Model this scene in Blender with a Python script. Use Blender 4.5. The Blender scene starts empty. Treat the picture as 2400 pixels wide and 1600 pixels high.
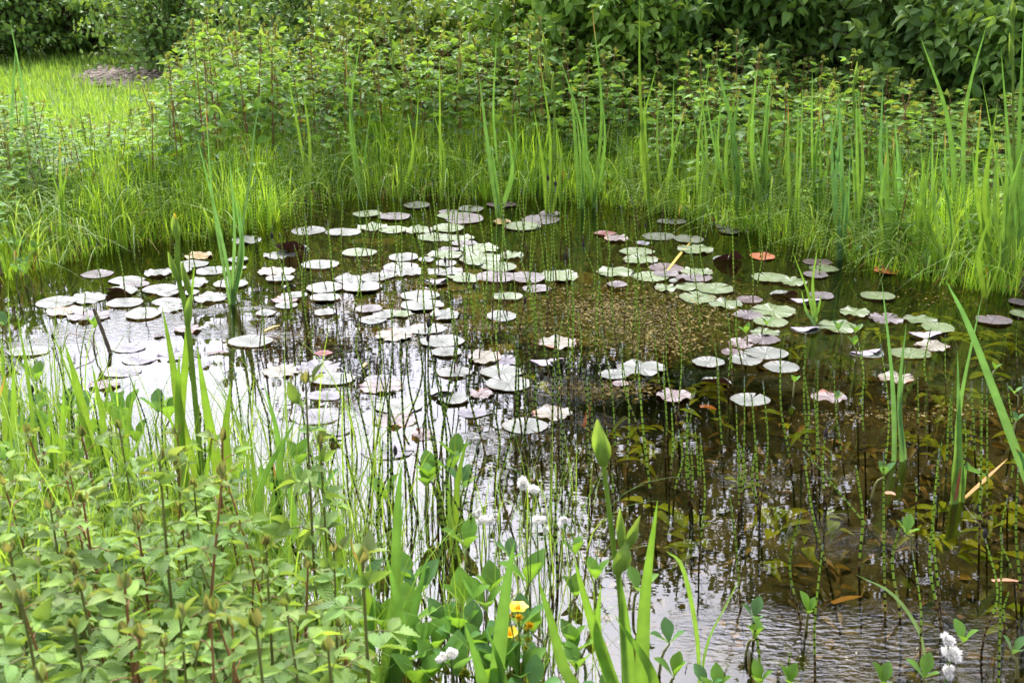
import bpy, math, random
import numpy as np

# ------------------------------------------------------------------ camera, sky, sun, exposure
PI = math.pi
CAM_H = 1.5
PITCH = math.radians(19.7)
F = 2600.0
sc = bpy.context.scene
col = sc.collection
cam_d = bpy.data.cameras.new('camera'); cam = bpy.data.objects.new('camera', cam_d); col.objects.link(cam)
cam.location = (0, 0, CAM_H); cam.rotation_euler = (PI/2 - PITCH, 0, 0)
cam_d.sensor_width = 36; cam_d.lens = 36*F/2400; cam_d.clip_start = 0.05; cam_d.clip_end = 2000
cam_d.dof.use_dof = True; cam_d.dof.focus_distance = 4.2; cam_d.dof.aperture_fstop = 10
sc.camera = cam

SUN_EL, SUN_AZ = math.radians(49.5), math.radians(-10)     # azimuth: sun stands over the far bank, a little to the left
w = bpy.data.worlds.new('World'); sc.world = w; w.use_nodes = True
nt = w.node_tree; bg = nt.nodes['Background']
sky = nt.nodes.new('ShaderNodeTexSky'); sky.sky_type = 'NISHITA'; sky.sun_disc = False
sky.sun_elevation = SUN_EL; sky.sun_rotation = SUN_AZ
sky.air_density = 1.2; sky.dust_density = 6.0; sky.ozone_density = 1.0
hs = nt.nodes.new('ShaderNodeHueSaturation'); hs.inputs['Saturation'].default_value = 0.25
nt.links.new(sky.outputs[0], hs.inputs['Color']); tn = nt.nodes.new('ShaderNodeVectorMath'); tn.operation = 'MULTIPLY'; tn.inputs[1].default_value = (.95, .97, 1.12)
nt.links.new(hs.outputs[0], tn.inputs[0]); nt.links.new(tn.outputs[0], bg.inputs[0])
bg.inputs[1].default_value = 0.15
sun_d = bpy.data.lights.new('sun', 'SUN'); sun = bpy.data.objects.new('sun', sun_d); col.objects.link(sun)
sun_d.energy = 1.0; sun_d.angle = math.radians(25); sun_d.color = (1, .97, .92)
sun.rotation_euler = (PI/2 - SUN_EL, 0, PI - SUN_AZ)
sc.view_settings.view_transform = 'Standard'; sc.view_settings.look = 'None'
sc.view_settings.exposure = 1.8; sc.view_settings.gamma = 1
sc.render.engine = 'CYCLES'
sc.cycles.max_bounces = 8; sc.cycles.diffuse_bounces = 3; sc.cycles.glossy_bounces = 3
sc.cycles.transparent_max_bounces = 10; sc.cycles.transmission_bounces = 4
sc.cycles.caustics_reflective = False; sc.cycles.caustics_refractive = False

# ------------------------------------------------------------------ helpers
RNG = np.random.default_rng(7)
CP, SP = math.cos(PITCH), math.sin(PITCH)
def ray(px, py):
    u = (px-1200)/F; v = (800-py)/F
    return np.array([u, CP+v*SP, -SP+v*CP])
def W(px, py, z=0.0):            # photograph pixel (2400 wide) -> point on the level plane z
    d = ray(px, py); t = (z-CAM_H)/d[2]
    return np.array([d[0]*t, d[1]*t, z])
def PD(px, py, Y):               # photograph pixel at distance Y
    d = ray(px, py); t = Y/d[1]
    return np.array([d[0]*t, Y, CAM_H+d[2]*t])
REG = {'R1':(0,460,.2551),'R2':(600,460,.2551),'R3':(1200,460,.2551),'R4':(1800,460,.2551),
       'R5':(0,760,.2551),'R6':(600,760,.2551),'R7':(1200,760,.2551),'R8':(1800,760,.2551),
       'C1':(0,0,.3401),'C2':(800,0,.3401),'C3':(1600,0,.3401),'C4':(0,1066,.3406),'C5':(800,1066,.3406),'C6':(1600,1066,.3406),
       'F':(0,0,1.0204),'P':(0,0,1.0)}
def Z(r, x, y):
    a = REG[r]; return a[0]+x*a[2], a[1]+y*a[2]

def nrm(a):
    a = np.asarray(a, float); n = np.linalg.norm(a, axis=-1, keepdims=True); return a/np.maximum(n, 1e-9)

class Geo:
    def __init__(s): s.V=[]; s.C=[]; s.U=[]; s.Q=[]; s.T=[]; s.n=0
    def add(s, V, C, U=None, Q=None, T=None):
        V = np.asarray(V, float).reshape(-1,3); n = len(V)
        C = np.asarray(C, float)
        if C.ndim == 1: C = np.tile(C, (n,1))
        if U is None: U = np.zeros((n,2))
        s.V.append(V); s.C.append(C); s.U.append(np.asarray(U,float).reshape(-1,2))
        if Q is not None and len(Q): s.Q.append(np.asarray(Q,int).reshape(-1,4)+s.n)
        if T is not None and len(T): s.T.append(np.asarray(T,int).reshape(-1,3)+s.n)
        s.n += n; return s
    def arr(s):
        V=np.concatenate(s.V); C=np.concatenate(s.C); U=np.concatenate(s.U)
        Q=np.concatenate(s.Q) if s.Q else np.zeros((0,4),int); T=np.concatenate(s.T) if s.T else np.zeros((0,3),int)
        return V,C,U,Q,T
    def merge(s, g, M=None, tint=1.0):
        V,C,U,Q,T = g.arr()
        if M is not None: V = V@M[:3,:3].T + M[:3,3]
        s.add(V, C*tint, U, Q, T); return s
    def mesh(s, name, mat, smooth=True):
        V,C,U,Q,T = s.arr()
        me = bpy.data.meshes.new(name)
        me.vertices.add(len(V)); me.vertices.foreach_set('co', V.astype(np.float32).ravel())
        nl = Q.size+T.size; me.loops.add(nl)
        idx = np.concatenate([Q.ravel(), T.ravel()]).astype(np.int32)
        me.loops.foreach_set('vertex_index', idx)
        me.polygons.add(len(Q)+len(T))
        st = np.concatenate([np.arange(len(Q))*4, len(Q)*4+np.arange(len(T))*3]).astype(np.int32)
        me.polygons.foreach_set('loop_start', st)
        me.polygons.foreach_set('use_smooth', np.full(len(Q)+len(T), smooth))
        uv = me.uv_layers.new(name='UVMap'); uv.data.foreach_set('uv', U[idx].astype(np.float32).ravel())
        ca = me.color_attributes.new('Col', 'FLOAT_COLOR', 'POINT')
        ca.data.foreach_set('color', np.concatenate([C, np.ones((len(C),1))],1).astype(np.float32).ravel())
        me.materials.append(mat); me.update(calc_edges=True); me.validate()
        return me

def tag(o, label=None, cat=None, group=None, kind=None):
    if label: o['label']=label
    if cat: o['category']=cat
    if group: o['group']=group
    if kind: o['kind']=kind
    return o
def empty(name, loc=(0,0,0), rz=0):
    o = bpy.data.objects.new(name, None); col.objects.link(o); o.location = loc; o.rotation_euler=(0,0,rz); return o
def obj(name, me, parent=None, loc=None):
    o = bpy.data.objects.new(name, me); col.objects.link(o)
    if parent is not None: o.parent = parent
    if loc is not None: o.location = loc
    return o
def copy_tree(o, parent=None):
    c = o.copy(); col.objects.link(c); c.parent = parent
    for ch in list(o.children): copy_tree(ch, c)
    return c

# ------------------------------------------------------------------ materials
def newmat(name):
    m = bpy.data.materials.new(name); m.use_nodes = True; return m, m.node_tree, m.node_tree.nodes, m.node_tree.links
def leaf_mat(name, rough=.42, spec=.4, trans=.35, veins=0.0, vein_n=14, var=.35, tcol=(1.45,1.25,.6)):
    m,t,N,L = newmat(name); b = N['Principled BSDF']; out = N['Material Output']
    a = N.new('ShaderNodeAttribute'); a.attribute_name='Col'
    oi = N.new('ShaderNodeObjectInfo')
    mr = N.new('ShaderNodeMapRange'); mr.inputs[3].default_value = 1-var*.5; mr.inputs[4].default_value = 1+var*.5
    L.new(oi.outputs['Random'], mr.inputs[0])
    tc = N.new('ShaderNodeTexCoord'); nz = N.new('ShaderNodeTexNoise'); nz.inputs['Scale'].default_value = 22
    L.new(tc.outputs['Object'], nz.inputs['Vector'])
    mr2 = N.new('ShaderNodeMapRange'); mr2.inputs[1].default_value=.3; mr2.inputs[2].default_value=.7; mr2.inputs[3].default_value=.82; mr2.inputs[4].default_value=1.18
    L.new(nz.outputs[0], mr2.inputs[0])
    mm = N.new('ShaderNodeMath'); mm.operation='MULTIPLY'; L.new(mr.outputs[0], mm.inputs[0]); L.new(mr2.outputs[0], mm.inputs[1])
    vm = N.new('ShaderNodeVectorMath'); vm.operation='SCALE'; L.new(a.outputs['Color'], vm.inputs[0]); L.new(mm.outputs[0], vm.inputs['Scale'])
    L.new(vm.outputs[0], b.inputs['Base Color'])
    b.inputs['Roughness'].default_value = rough; b.inputs['Specular IOR Level'].default_value = spec
    if veins > 0:
        uv = N.new('ShaderNodeUVMap'); sx = N.new('ShaderNodeSeparateXYZ'); L.new(uv.outputs[0], sx.inputs[0])
        ab = N.new('ShaderNodeMath'); ab.operation='ABSOLUTE'; L.new(sx.outputs[0], ab.inputs[0])
        m1 = N.new('ShaderNodeMath'); m1.operation='MULTIPLY'; m1.inputs[1].default_value=-.35; L.new(ab.outputs[0], m1.inputs[0])
        m2 = N.new('ShaderNodeMath'); m2.operation='ADD'; L.new(m1.outputs[0], m2.inputs[0]); L.new(sx.outputs[1], m2.inputs[1])
        m3 = N.new('ShaderNodeMath'); m3.operation='MULTIPLY'; m3.inputs[1].default_value = vein_n*2*PI; L.new(m2.outputs[0], m3.inputs[0])
        m4 = N.new('ShaderNodeMath'); m4.operation='SINE'; L.new(m3.outputs[0], m4.inputs[0])
        bp = N.new('ShaderNodeBump'); bp.inputs['Strength'].default_value = veins; bp.inputs['Distance'].default_value=.002
        L.new(m4.outputs[0], bp.inputs['Height']); L.new(bp.outputs[0], b.inputs['Normal'])
    tr = N.new('ShaderNodeBsdfTranslucent')
    hv = N.new('ShaderNodeVectorMath'); hv.operation='MULTIPLY'; hv.inputs[1].default_value=tcol; L.new(vm.outputs[0], hv.inputs[0])
    L.new(hv.outputs[0], tr.inputs[0])
    mx = N.new('ShaderNodeMixShader'); mx.inputs[0].default_value = trans
    L.new(b.outputs[0], mx.inputs[1]); L.new(tr.outputs[0], mx.inputs[2]); L.new(mx.outputs[0], out.inputs[0])
    return m
M = {}
M['leaf'] = leaf_mat('leaf', .5, .16, .42)
M['leaf_veined'] = leaf_mat('veined leaf', .45, .32, .34, veins=.55, vein_n=9, var=.25)
M['blade'] = leaf_mat('blade', .42, .3, .42, var=.25)
M['grass'] = leaf_mat('grass', .5, .2, .5, var=0)
M['shrub'] = leaf_mat('shrub leaf', .42, .35, .35, var=.2)
M['tree'] = leaf_mat('tree leaf', .5, .3, .3, var=.2)
M['stem'] = leaf_mat('stem', .5, .22, .10, var=.25)
M['dead'] = leaf_mat('dead leaf', .5, .3, .2, var=.2)
M['fluff'] = leaf_mat('cotton', .9, .1, .35, var=.05, tcol=(1,1,1))
M['petal'] = leaf_mat('petal', .35, .4, .3, var=.05, tcol=(1,.9,1))

def mat_bark():
    m,t,N,L = newmat('bark'); b=N['Principled BSDF']; tc=N.new('ShaderNodeTexCoord'); nz=N.new('ShaderNodeTexNoise'); nz.inputs['Scale'].default_value=18
    mp=N.new('ShaderNodeMapping'); mp.inputs['Scale'].default_value=(4,4,1); L.new(tc.outputs['Object'],mp.inputs[0]); L.new(mp.outputs[0],nz.inputs[0])
    cr=N.new('ShaderNodeValToRGB'); cr.color_ramp.elements[0].color=(.04,.028,.018,1); cr.color_ramp.elements[1].color=(.16,.11,.07,1); L.new(nz.outputs[0],cr.inputs[0]); L.new(cr.outputs[0],b.inputs['Base Color'])
    bp=N.new('ShaderNodeBump'); bp.inputs['Strength'].default_value=.5; L.new(nz.outputs[0],bp.inputs['Height']); L.new(bp.outputs[0],b.inputs['Normal'])
    b.inputs['Roughness'].default_value=.8; return m
M['bark'] = mat_bark()

def mat_pad(under=(.15,.05,.04,1)):
    m,t,N,L = newmat('lily pad'); b=N['Principled BSDF']
    a=N.new('ShaderNodeAttribute'); a.attribute_name='Col'
    uv=N.new('ShaderNodeUVMap'); sx=N.new('ShaderNodeSeparateXYZ'); L.new(uv.outputs[0],sx.inputs[0])
    # radiating veins: u = angle, v = radius
    m1=N.new('ShaderNodeMath'); m1.operation='MULTIPLY'; m1.inputs[1].default_value=17*2*PI; L.new(sx.outputs[0],m1.inputs[0])
    m2=N.new('ShaderNodeMath'); m2.operation='SINE'; L.new(m1.outputs[0],m2.inputs[0])
    tc=N.new('ShaderNodeTexCoord'); nz=N.new('ShaderNodeTexNoise'); nz.inputs['Scale'].default_value=26; nz.inputs['Detail'].default_value=5; L.new(tc.outputs['Object'],nz.inputs[0])
    m3=N.new('ShaderNodeMath'); m3.operation='MULTIPLY_ADD'; m3.inputs[1].default_value=.25; L.new(m2.outputs[0],m3.inputs[0]); L.new(nz.outputs[0],m3.inputs[2])
    bp=N.new('ShaderNodeBump'); bp.inputs['Strength'].default_value=.7; bp.inputs['Distance'].default_value=.004; L.new(m3.outputs[0],bp.inputs['Height']); L.new(bp.outputs[0],b.inputs['Normal'])
    mr=N.new('ShaderNodeMapRange'); mr.inputs[1].default_value=.3; mr.inputs[2].default_value=.75; mr.inputs[3].default_value=1.15; mr.inputs[4].default_value=.8; L.new(nz.outputs[0],mr.inputs[0])
    m5=N.new('ShaderNodeMapRange'); m5.inputs[1].default_value=-1; m5.inputs[2].default_value=-.55; m5.inputs[3].default_value=1.15; m5.inputs[4].default_value=1.0; L.new(m2.outputs[0],m5.inputs[0])
    m6=N.new('ShaderNodeMath'); m6.operation='MULTIPLY'; L.new(mr.outputs[0],m6.inputs[0]); L.new(m5.outputs[0],m6.inputs[1])
    vm=N.new('ShaderNodeVectorMath'); vm.operation='SCALE'; L.new(a.outputs['Color'],vm.inputs[0]); L.new(m6.outputs[0],vm.inputs['Scale'])
    g=N.new('ShaderNodeNewGeometry'); mx=N.new('ShaderNodeMix'); mx.data_type='RGBA'; L.new(g.outputs['Backfacing'],mx.inputs[0]); L.new(vm.outputs[0],mx.inputs[6]); mx.inputs[7].default_value=under
    L.new(mx.outputs[2],b.inputs['Base Color']); b.inputs['Roughness'].default_value=.45; b.inputs['Specular IOR Level'].default_value=.33
    b.inputs['Coat Weight'].default_value=.0; b.inputs['Coat Roughness'].default_value=.25
    return m
M['pad']=mat_pad(); M['pad_pale']=mat_pad((.30,.24,.28,1))  # folded pads: sky sheen put into the underside colour as pale lavender
M['mud']=leaf_mat('mud', .75, .12, .0, var=0)

def mat_water():
    m,t,N,L = newmat('water'); N.remove(N['Principled BSDF']); out=N['Material Output']
    tr=N.new('ShaderNodeBsdfTransparent'); tr.inputs[0].default_value=(.72,.66,.42,1)
    gl=N.new('ShaderNodeBsdfGlossy'); gl.inputs['Roughness'].default_value=.0; gl.inputs[0].default_value=(1,1,1,1)
    fr=N.new('ShaderNodeFresnel'); fr.inputs[0].default_value=1.45
    tc=N.new('ShaderNodeTexCoord'); 
    mp=N.new('ShaderNodeMapping'); mp.inputs['Scale'].default_value=(9,26,1); mp.inputs['Rotation'].default_value=(0,0,.12); L.new(tc.outputs['Object'],mp.inputs[0])
    n1=N.new('ShaderNodeTexNoise'); n1.inputs['Scale'].default_value=1; n1.inputs['Detail'].default_value=2; L.new(mp.outputs[0],n1.inputs[0])
    mp3=N.new('ShaderNodeMapping'); mp3.inputs['Scale'].default_value=(30,75,1); L.new(tc.outputs['Object'],mp3.inputs[0])
    n3=N.new('ShaderNodeTexNoise'); n3.inputs['Scale'].default_value=1; n3.inputs['Detail'].default_value=2; L.new(mp3.outputs[0],n3.inputs[0])
    n2=N.new('ShaderNodeTexNoise'); n2.inputs['Scale'].default_value=1.0; n2.inputs['Detail'].default_value=3; n2.inputs['Distortion'].default_value=1.0
    mp2=N.new('ShaderNodeMapping'); mp2.inputs['Scale'].default_value=(.8,2.2,1); L.new(tc.outputs['Object'],mp2.inputs[0]); L.new(mp2.outputs[0],n2.inputs[0])
    mr=N.new('ShaderNodeMapRange'); mr.inputs[1].default_value=.60; mr.inputs[2].default_value=.70; mr.inputs[3].default_value=0.0; mr.inputs[4].default_value=1.0; L.new(n2.outputs[0],mr.inputs[0])
    pd=N.new('ShaderNodeVectorMath'); pd.operation='SUBTRACT'; rp_=W(1960,1500); pd.inputs[1].default_value=(rp_[0],rp_[1],0); L.new(tc.outputs['Object'],pd.inputs[0])
    ps=N.new('ShaderNodeVectorMath'); ps.operation='MULTIPLY'; ps.inputs[1].default_value=(1.9,5.4,0); L.new(pd.outputs[0],ps.inputs[0])
    pl=N.new('ShaderNodeVectorMath'); pl.operation='LENGTH'; L.new(ps.outputs[0],pl.inputs[0])
    pa=N.new('ShaderNodeMath'); pa.operation='MULTIPLY_ADD'; pa.inputs[1].default_value=1.2; L.new(n2.outputs[0],pa.inputs[0]); L.new(pl.outputs['Value'],pa.inputs[2])
    pm=N.new('ShaderNodeMapRange'); pm.inputs[1].default_value=1.6; pm.inputs[2].default_value=1.0; pm.inputs[3].default_value=0; pm.inputs[4].default_value=1; L.new(pa.outputs[0],pm.inputs[0])
    px_=N.new('ShaderNodeMath'); px_.operation='MAXIMUM'; L.new(mr.outputs[0],px_.inputs[0]); L.new(pm.outputs[0],px_.inputs[1])
    b1=N.new('ShaderNodeBump'); b1.inputs['Distance'].default_value=.0012; b1.inputs['Strength'].default_value=.12; L.new(n1.outputs[0],b1.inputs['Height'])
    b2=N.new('ShaderNodeBump'); b2.inputs['Distance'].default_value=.0022; L.new(px_.outputs[0],b2.inputs['Strength']); L.new(n3.outputs[0],b2.inputs['Height']); L.new(b1.outputs[0],b2.inputs['Normal'])
    L.new(b2.outputs[0],gl.inputs['Normal']); L.new(b1.outputs[0],fr.inputs['Normal'])
    mx=N.new('ShaderNodeMixShader'); L.new(fr.outputs[0],mx.inputs[0]); L.new(tr.outputs[0],mx.inputs[1]); L.new(gl.outputs[0],mx.inputs[2]); L.new(mx.outputs[0],out.inputs[0])
    return m
M['water']=mat_water()

def mat_ground():
    m,t,N,L = newmat('ground'); b=N['Principled BSDF']; tc=N.new('ShaderNodeTexCoord')
    n=N.new('ShaderNodeTexNoise'); n.inputs['Scale'].default_value=9; n.inputs['Detail'].default_value=8; n.inputs['Roughness'].default_value=.65; L.new(tc.outputs['Object'],n.inputs[0])
    mud=N.new('ShaderNodeValToRGB'); e=mud.color_ramp.elements; e[0].position=.3; e[0].color=(.010,.009,.003,1); e[1].position=.72; e[1].color=(.11,.09,.024,1)
    k=e.new(.52); k.color=(.05,.043,.011,1); L.new(n.outputs[0],mud.inputs[0])
    gr=N.new('ShaderNodeValToRGB'); e=gr.color_ramp.elements; e[0].position=.3; e[0].color=(.035,.05,.012,1); e[1].position=.7; e[1].color=(.10,.16,.03,1); L.new(n.outputs[0],gr.inputs[0])
    a=N.new('ShaderNodeAttribute'); a.attribute_name='Col'; sx=N.new('ShaderNodeSeparateXYZ'); L.new(a.outputs['Vector'],sx.inputs[0])
    mx=N.new('ShaderNodeMix'); mx.data_type='RGBA'; L.new(sx.outputs[0],mx.inputs[0]); L.new(mud.outputs[0],mx.inputs[6]); L.new(gr.outputs[0],mx.inputs[7])
    L.new(mx.outputs[2],b.inputs['Base Color']); b.inputs['Roughness'].default_value=.9
    bp=N.new('ShaderNodeBump'); bp.inputs['Strength'].default_value=.6; bp.inputs['Distance'].default_value=.02; L.new(n.outputs[0],bp.inputs['Height']); L.new(bp.outputs[0],b.inputs['Normal'])
    return m
M['ground']=mat_ground()
def mat_gravel():
    m,t,N,L = newmat('gravel'); b=N['Principled BSDF']; tc=N.new('ShaderNodeTexCoord')
    v=N.new('ShaderNodeTexVoronoi'); v.inputs['Scale'].default_value=45; L.new(tc.outputs['Object'],v.inputs[0])
    cr=N.new('ShaderNodeValToRGB'); e=cr.color_ramp.elements; e[0].color=(.07,.05,.03,1); e[1].color=(.20,.155,.11,1)
    sx=N.new('ShaderNodeSeparateXYZ'); L.new(v.outputs['Color'],sx.inputs[0]); L.new(sx.outputs[0],cr.inputs[0]); L.new(cr.outputs[0],b.inputs['Base Color'])
    bp=N.new('ShaderNodeBump'); bp.inputs['Distance'].default_value=.01; L.new(v.outputs['Distance'],bp.inputs['Height']); L.new(bp.outputs[0],b.inputs['Normal']); b.inputs['Roughness'].default_value=.85
    return m
M['gravel']=mat_gravel()

# ------------------------------------------------------------------ terrain, pond
far_px=[(-60,668),(60,628),(170,600),(330,566),(470,552),(585,535),(680,480),(820,462),(1000,455),(1180,462),(1400,470),(1560,488),(1700,520),(1850,560),(2000,600),(2150,640),(2300,668),(2480,690)]
poly=[tuple(W(x,y)[:2]) for x,y in far_px]+[(4.2,4.6),(4.4,3.0),(3.6,1.6),(2.0,1.35),(.3,1.5),(-.35,1.85),(-.75,2.15),(-1.2,2.45),(-1.75,2.9),(-2.2,3.4),(-2.75,4.1),(-3.2,4.9)]
poly=np.array(poly)
def sdist(P):                                   # signed distance, negative inside the pond
    P=np.asarray(P,float); A=poly; B=np.roll(poly,-1,0)
    d=np.full(len(P),1e9); ins=np.zeros(len(P),bool)
    for a,b in zip(A,B):
        ab=b-a; t=np.clip(((P-a)@ab)/(ab@ab),0,1); q=a+t[:,None]*ab
        d=np.minimum(d,np.hypot(*(P-q).T))
        c=((a[1]>P[:,1])!=(b[1]>P[:,1])); xi=(b[0]-a[0])*(P[:,1]-a[1])/((b[1]-a[1])+1e-12)+a[0]
        ins^=c&(P[:,0]<xi)
    return np.where(ins,-d,d)
def gz(P):
    s=sdist(P)
    P=np.asarray(P)
    z=np.where(s<0,-.30*(1-np.exp(s/.22)),.13*(1-np.exp(-s/.5)))
    return z+.012*np.sin(P[:,0]*5.1+1)*np.sin(P[:,1]*4.3)+.006*np.sin(P[:,0]*17)*np.sin(P[:,1]*15+1)
def g1(x,y): return float(gz(np.array([[x,y]]))[0])
xs=np.concatenate([-np.geomspace(400,6.2,18),np.arange(-6,6.01,.07),np.geomspace(6.2,400,18)])
ys=np.concatenate([-np.geomspace(300,.6,14),np.arange(.5,14,.07),np.geomspace(14.2,900,26)])
gx,gy=np.meshgrid(xs,ys); P=np.stack([gx.ravel(),gy.ravel()],1); zz=gz(P)
ny,nx=gx.shape; ii=np.arange(ny*nx).reshape(ny,nx)
Q=np.stack([ii[:-1,:-1],ii[:-1,1:],ii[1:,1:],ii[1:,:-1]],-1).reshape(-1,4)
s=sdist(P); gm=np.clip((s-.25)/.6,0,1)
g=Geo().add(np.column_stack([P,zz]),np.column_stack([gm,gm,gm]),P,Q)
tag(obj('ground',g.mesh('ground',M['ground'])),kind='structure')
g=Geo(); g.add([(-6,.3,0),(7,.3,0),(7,10,0),(-6,10,0)],(1,1,1),None,[(0,1,2,3)])
tag(obj('water',g.mesh('water',M['water'])),kind='structure')

def px_sheet(name,pts,dz,mat,n=5):
    g=Geo(); V=[]
    for x,y in pts:
        p=W(x,y,.12); V.append((p[0],p[1],g1(p[0],p[1])+dz))
    c=np.mean(V,0); V=[tuple(c)]+V; k=len(pts)
    g.add(V,(1,1,1),None,None,[(0,1+i,1+(i+1)%k) for i in range(k)])
    return obj(name,g.mesh(name,mat,False))
tag(px_sheet('gravel_patch',[(178,203),(205,214),(250,208),(300,222),(350,214),(400,205),(395,180),(360,172),(335,160),(290,166),(240,158),(205,168),(185,185)],.02,M['gravel']),kind='structure')
rp=np.random.default_rng(77); g_=Geo(); pts_=[]
for k in range(420):
    a_=rp.uniform(0,2*PI); q_=rp.random()**.5; p_=W(288+112*q_*math.cos(a_),188+24*q_*math.sin(a_),.12); pts_.append((p_[0],p_[1],g1(p_[0],p_[1])+.02))
for p_ in pts_:
    r_=rp.uniform(.012,.04); th_=np.arange(6)*PI/3; V_=[(p_[0]+r_*math.cos(t)*rp.uniform(.7,1.2),p_[1]+r_*math.sin(t)*rp.uniform(.7,1.2),p_[2]) for t in th_]+[(p_[0]+r_*.6*math.cos(t),p_[1]+r_*.6*math.sin(t),p_[2]+r_*.5) for t in th_]+[(p_[0],p_[1],p_[2]+r_*.6)]
    c_=np.array((.42,.34,.27))*rp.uniform(.35,1.3); g_.add(V_,c_,None,[(i,(i+1)%6,6+(i+1)%6,6+i) for i in range(6)],[(6+i,6+(i+1)%6,12) for i in range(6)])
PEB=g_
tag(px_sheet('path',[(1500,10),(3400,20),(3400,-35),(1500,-40)],.02,M['gravel']),kind='structure')

tag(obj('pebbles',PEB.mesh('pebbles',leaf_mat('pebble',.8,.2,0,var=0),False)),'pale pebbles scattered over the bare gravel patch at the meadow','pebbles',kind='stuff')
# ------------------------------------------------------------------ generators
def tmpl(K, prof, fold=.12, droop=.25, serr=0.0):
    t=np.linspace(0,1,K); wv=prof(t)
    if serr: wv=wv*(1+serr*np.where(np.arange(K)%2==0,-.5,.5))
    z=-droop*t**2
    V=np.zeros((K,3,3)); U=np.zeros((K,3,2))
    V[:,0]=np.column_stack([-wv,t,z+fold*wv]); V[:,1]=np.column_stack([0*t,t,z]); V[:,2]=np.column_stack([wv,t,z+fold*wv])
    if serr:
        V[:,0,1]+=np.where(np.arange(K)%2==0,-.2,.25)/K; V[:,2,1]+=np.where(np.arange(K)%2==0,-.2,.25)/K
    U[:,0]=np.column_stack([-np.ones(K),t]); U[:,1]=np.column_stack([0*t,t]); U[:,2]=np.column_stack([np.ones(K),t])
    i=np.arange(K-1)*3
    Q=np.concatenate([np.stack([i,i+1,i+4,i+3],1),np.stack([i+1,i+2,i+5,i+4],1)])
    return V.reshape(-1,3),U.reshape(-1,2),Q
ovate=lambda t: .5*np.maximum(np.sin(PI*np.clip(t,0,1)**.72),.01)
obov=lambda t: .5*np.maximum(np.sin(PI*np.clip(t*.97+.0,0,1)**1.35),.05)
lance=lambda t: .5*np.maximum(np.sin(PI*t**.6)**.9,.01)
T_OV=tmpl(5,ovate,.25,.25); T_OV3=tmpl(4,ovate,.3,.3); T_SER=tmpl(17,ovate,.3,.22,.22); T_OB=tmpl(9,obov,.22,.12)
T_LA=tmpl(6,lance,.2,.35); T_DIA=tmpl(3,lambda t: np.array([.02,.5,.02]),.2,.1); T_SHR=tmpl(7,ovate,.35,.35)
def scatter(geo,T,pos,Y,up,ln,wd,colr,dz=None):
    V,U,Q=T; pos=np.asarray(pos,float).reshape(-1,3); n=len(pos)
    Y=nrm(np.broadcast_to(Y,(n,3))); X=nrm(np.cross(Y,np.broadcast_to(up,(n,3)))); Zv=np.cross(X,Y)
    ln=np.broadcast_to(ln,(n,)); wd=np.broadcast_to(wd,(n,))
    O=(pos[:,None]+V[None,:,0,None]*wd[:,None,None]*X[:,None]+V[None,:,1,None]*ln[:,None,None]*Y[:,None]+V[None,:,2,None]*((ln if dz is None else dz)[:,None,None])*Zv[:,None])
    C=np.repeat(np.broadcast_to(colr,(n,3)),len(V),0)
    Qa=(Q[None]+np.arange(n)[:,None,None]*len(V)).reshape(-1,4)
    geo.add(O.reshape(-1,3),C,np.tile(U,(n,1)),Qa)
def tube(geo,pts,rad,sides,cols,cap=True):
    pts=np.asarray(pts,float); K=len(pts); rad=np.broadcast_to(rad,(K,)); cols=np.broadcast_to(cols,(K,3))
    T=nrm(np.gradient(pts,axis=0)); ref=np.array([.31,.95,.05]) if abs(T[0][1])<.8 else np.array([1.,0,0])
    A=nrm(np.cross(T,ref)); B=np.cross(T,A)
    th=np.arange(sides)*2*PI/sides
    V=pts[:,None]+rad[:,None,None]*(np.cos(th)[None,:,None]*A[:,None]+np.sin(th)[None,:,None]*B[:,None])
    i=np.arange(K-1)[:,None]*sides; j=np.arange(sides)[None]; j2=(j+1)%sides
    Q=np.stack([i+j,i+j2,i+sides+j2,i+sides+j],-1).reshape(-1,4)
    geo.add(V.reshape(-1,3),np.repeat(cols,sides,0),None,Q)
def spline(P,n):
    P=np.asarray(P,float)
    if len(P)==2: t=np.linspace(0,1,n)[:,None]; return P[0]*(1-t)+P[1]*t
    Pe=np.vstack([2*P[0]-P[1],P,2*P[-1]-P[-2]]); m=len(P)-1; out=[]
    for s in np.linspace(0,m,n):
        k=min(int(s),m-1); f=s-k; a,b,c,d=Pe[k:k+4]
        out.append(.5*((2*b)+(-a+c)*f+(2*a-5*b+4*c-d)*f*f+(-a+3*b-3*c+d)*f**3))
    return np.array(out)
def blade(geo,path,width,face,c0,c1=None,n=14,tipc=None,sheath=.75):
    p=spline(path,n); t=np.linspace(0,1,n); T=nrm(np.gradient(p,axis=0))
    face=np.asarray(face,float); X=nrm(face-(T@face)[:,None]*T); Nn=np.cross(X,T)
    wv=width*.5*np.minimum(1,np.maximum(.02,(1-t)/.42)**.75)*(sheath+(1-sheath)*np.minimum(1,t*3))
    wv[-1]=width*.01
    V=np.stack([p-X*wv[:,None]+Nn*.08*wv[:,None],p-Nn*.10*wv[:,None],p+X*wv[:,None]+Nn*.08*wv[:,None]],1)
    c0=np.asarray(c0,float); c1=c0 if c1 is None else np.asarray(c1,float)
    C=c0*(1-t)[:,None]+c1*t[:,None]
    if tipc is not None: C[-2:]=tipc
    C3=np.repeat(C[:,None],3,1); C3[:,1]*=1.12
    i=np.arange(n-1)*3; Q=np.concatenate([np.stack([i,i+1,i+4,i+3],1),np.stack([i+1,i+2,i+5,i+4],1)])
    geo.add(V.reshape(-1,3),C3.reshape(-1,3),np.repeat(np.stack([0*t,t],1),3,0),Q)
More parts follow.
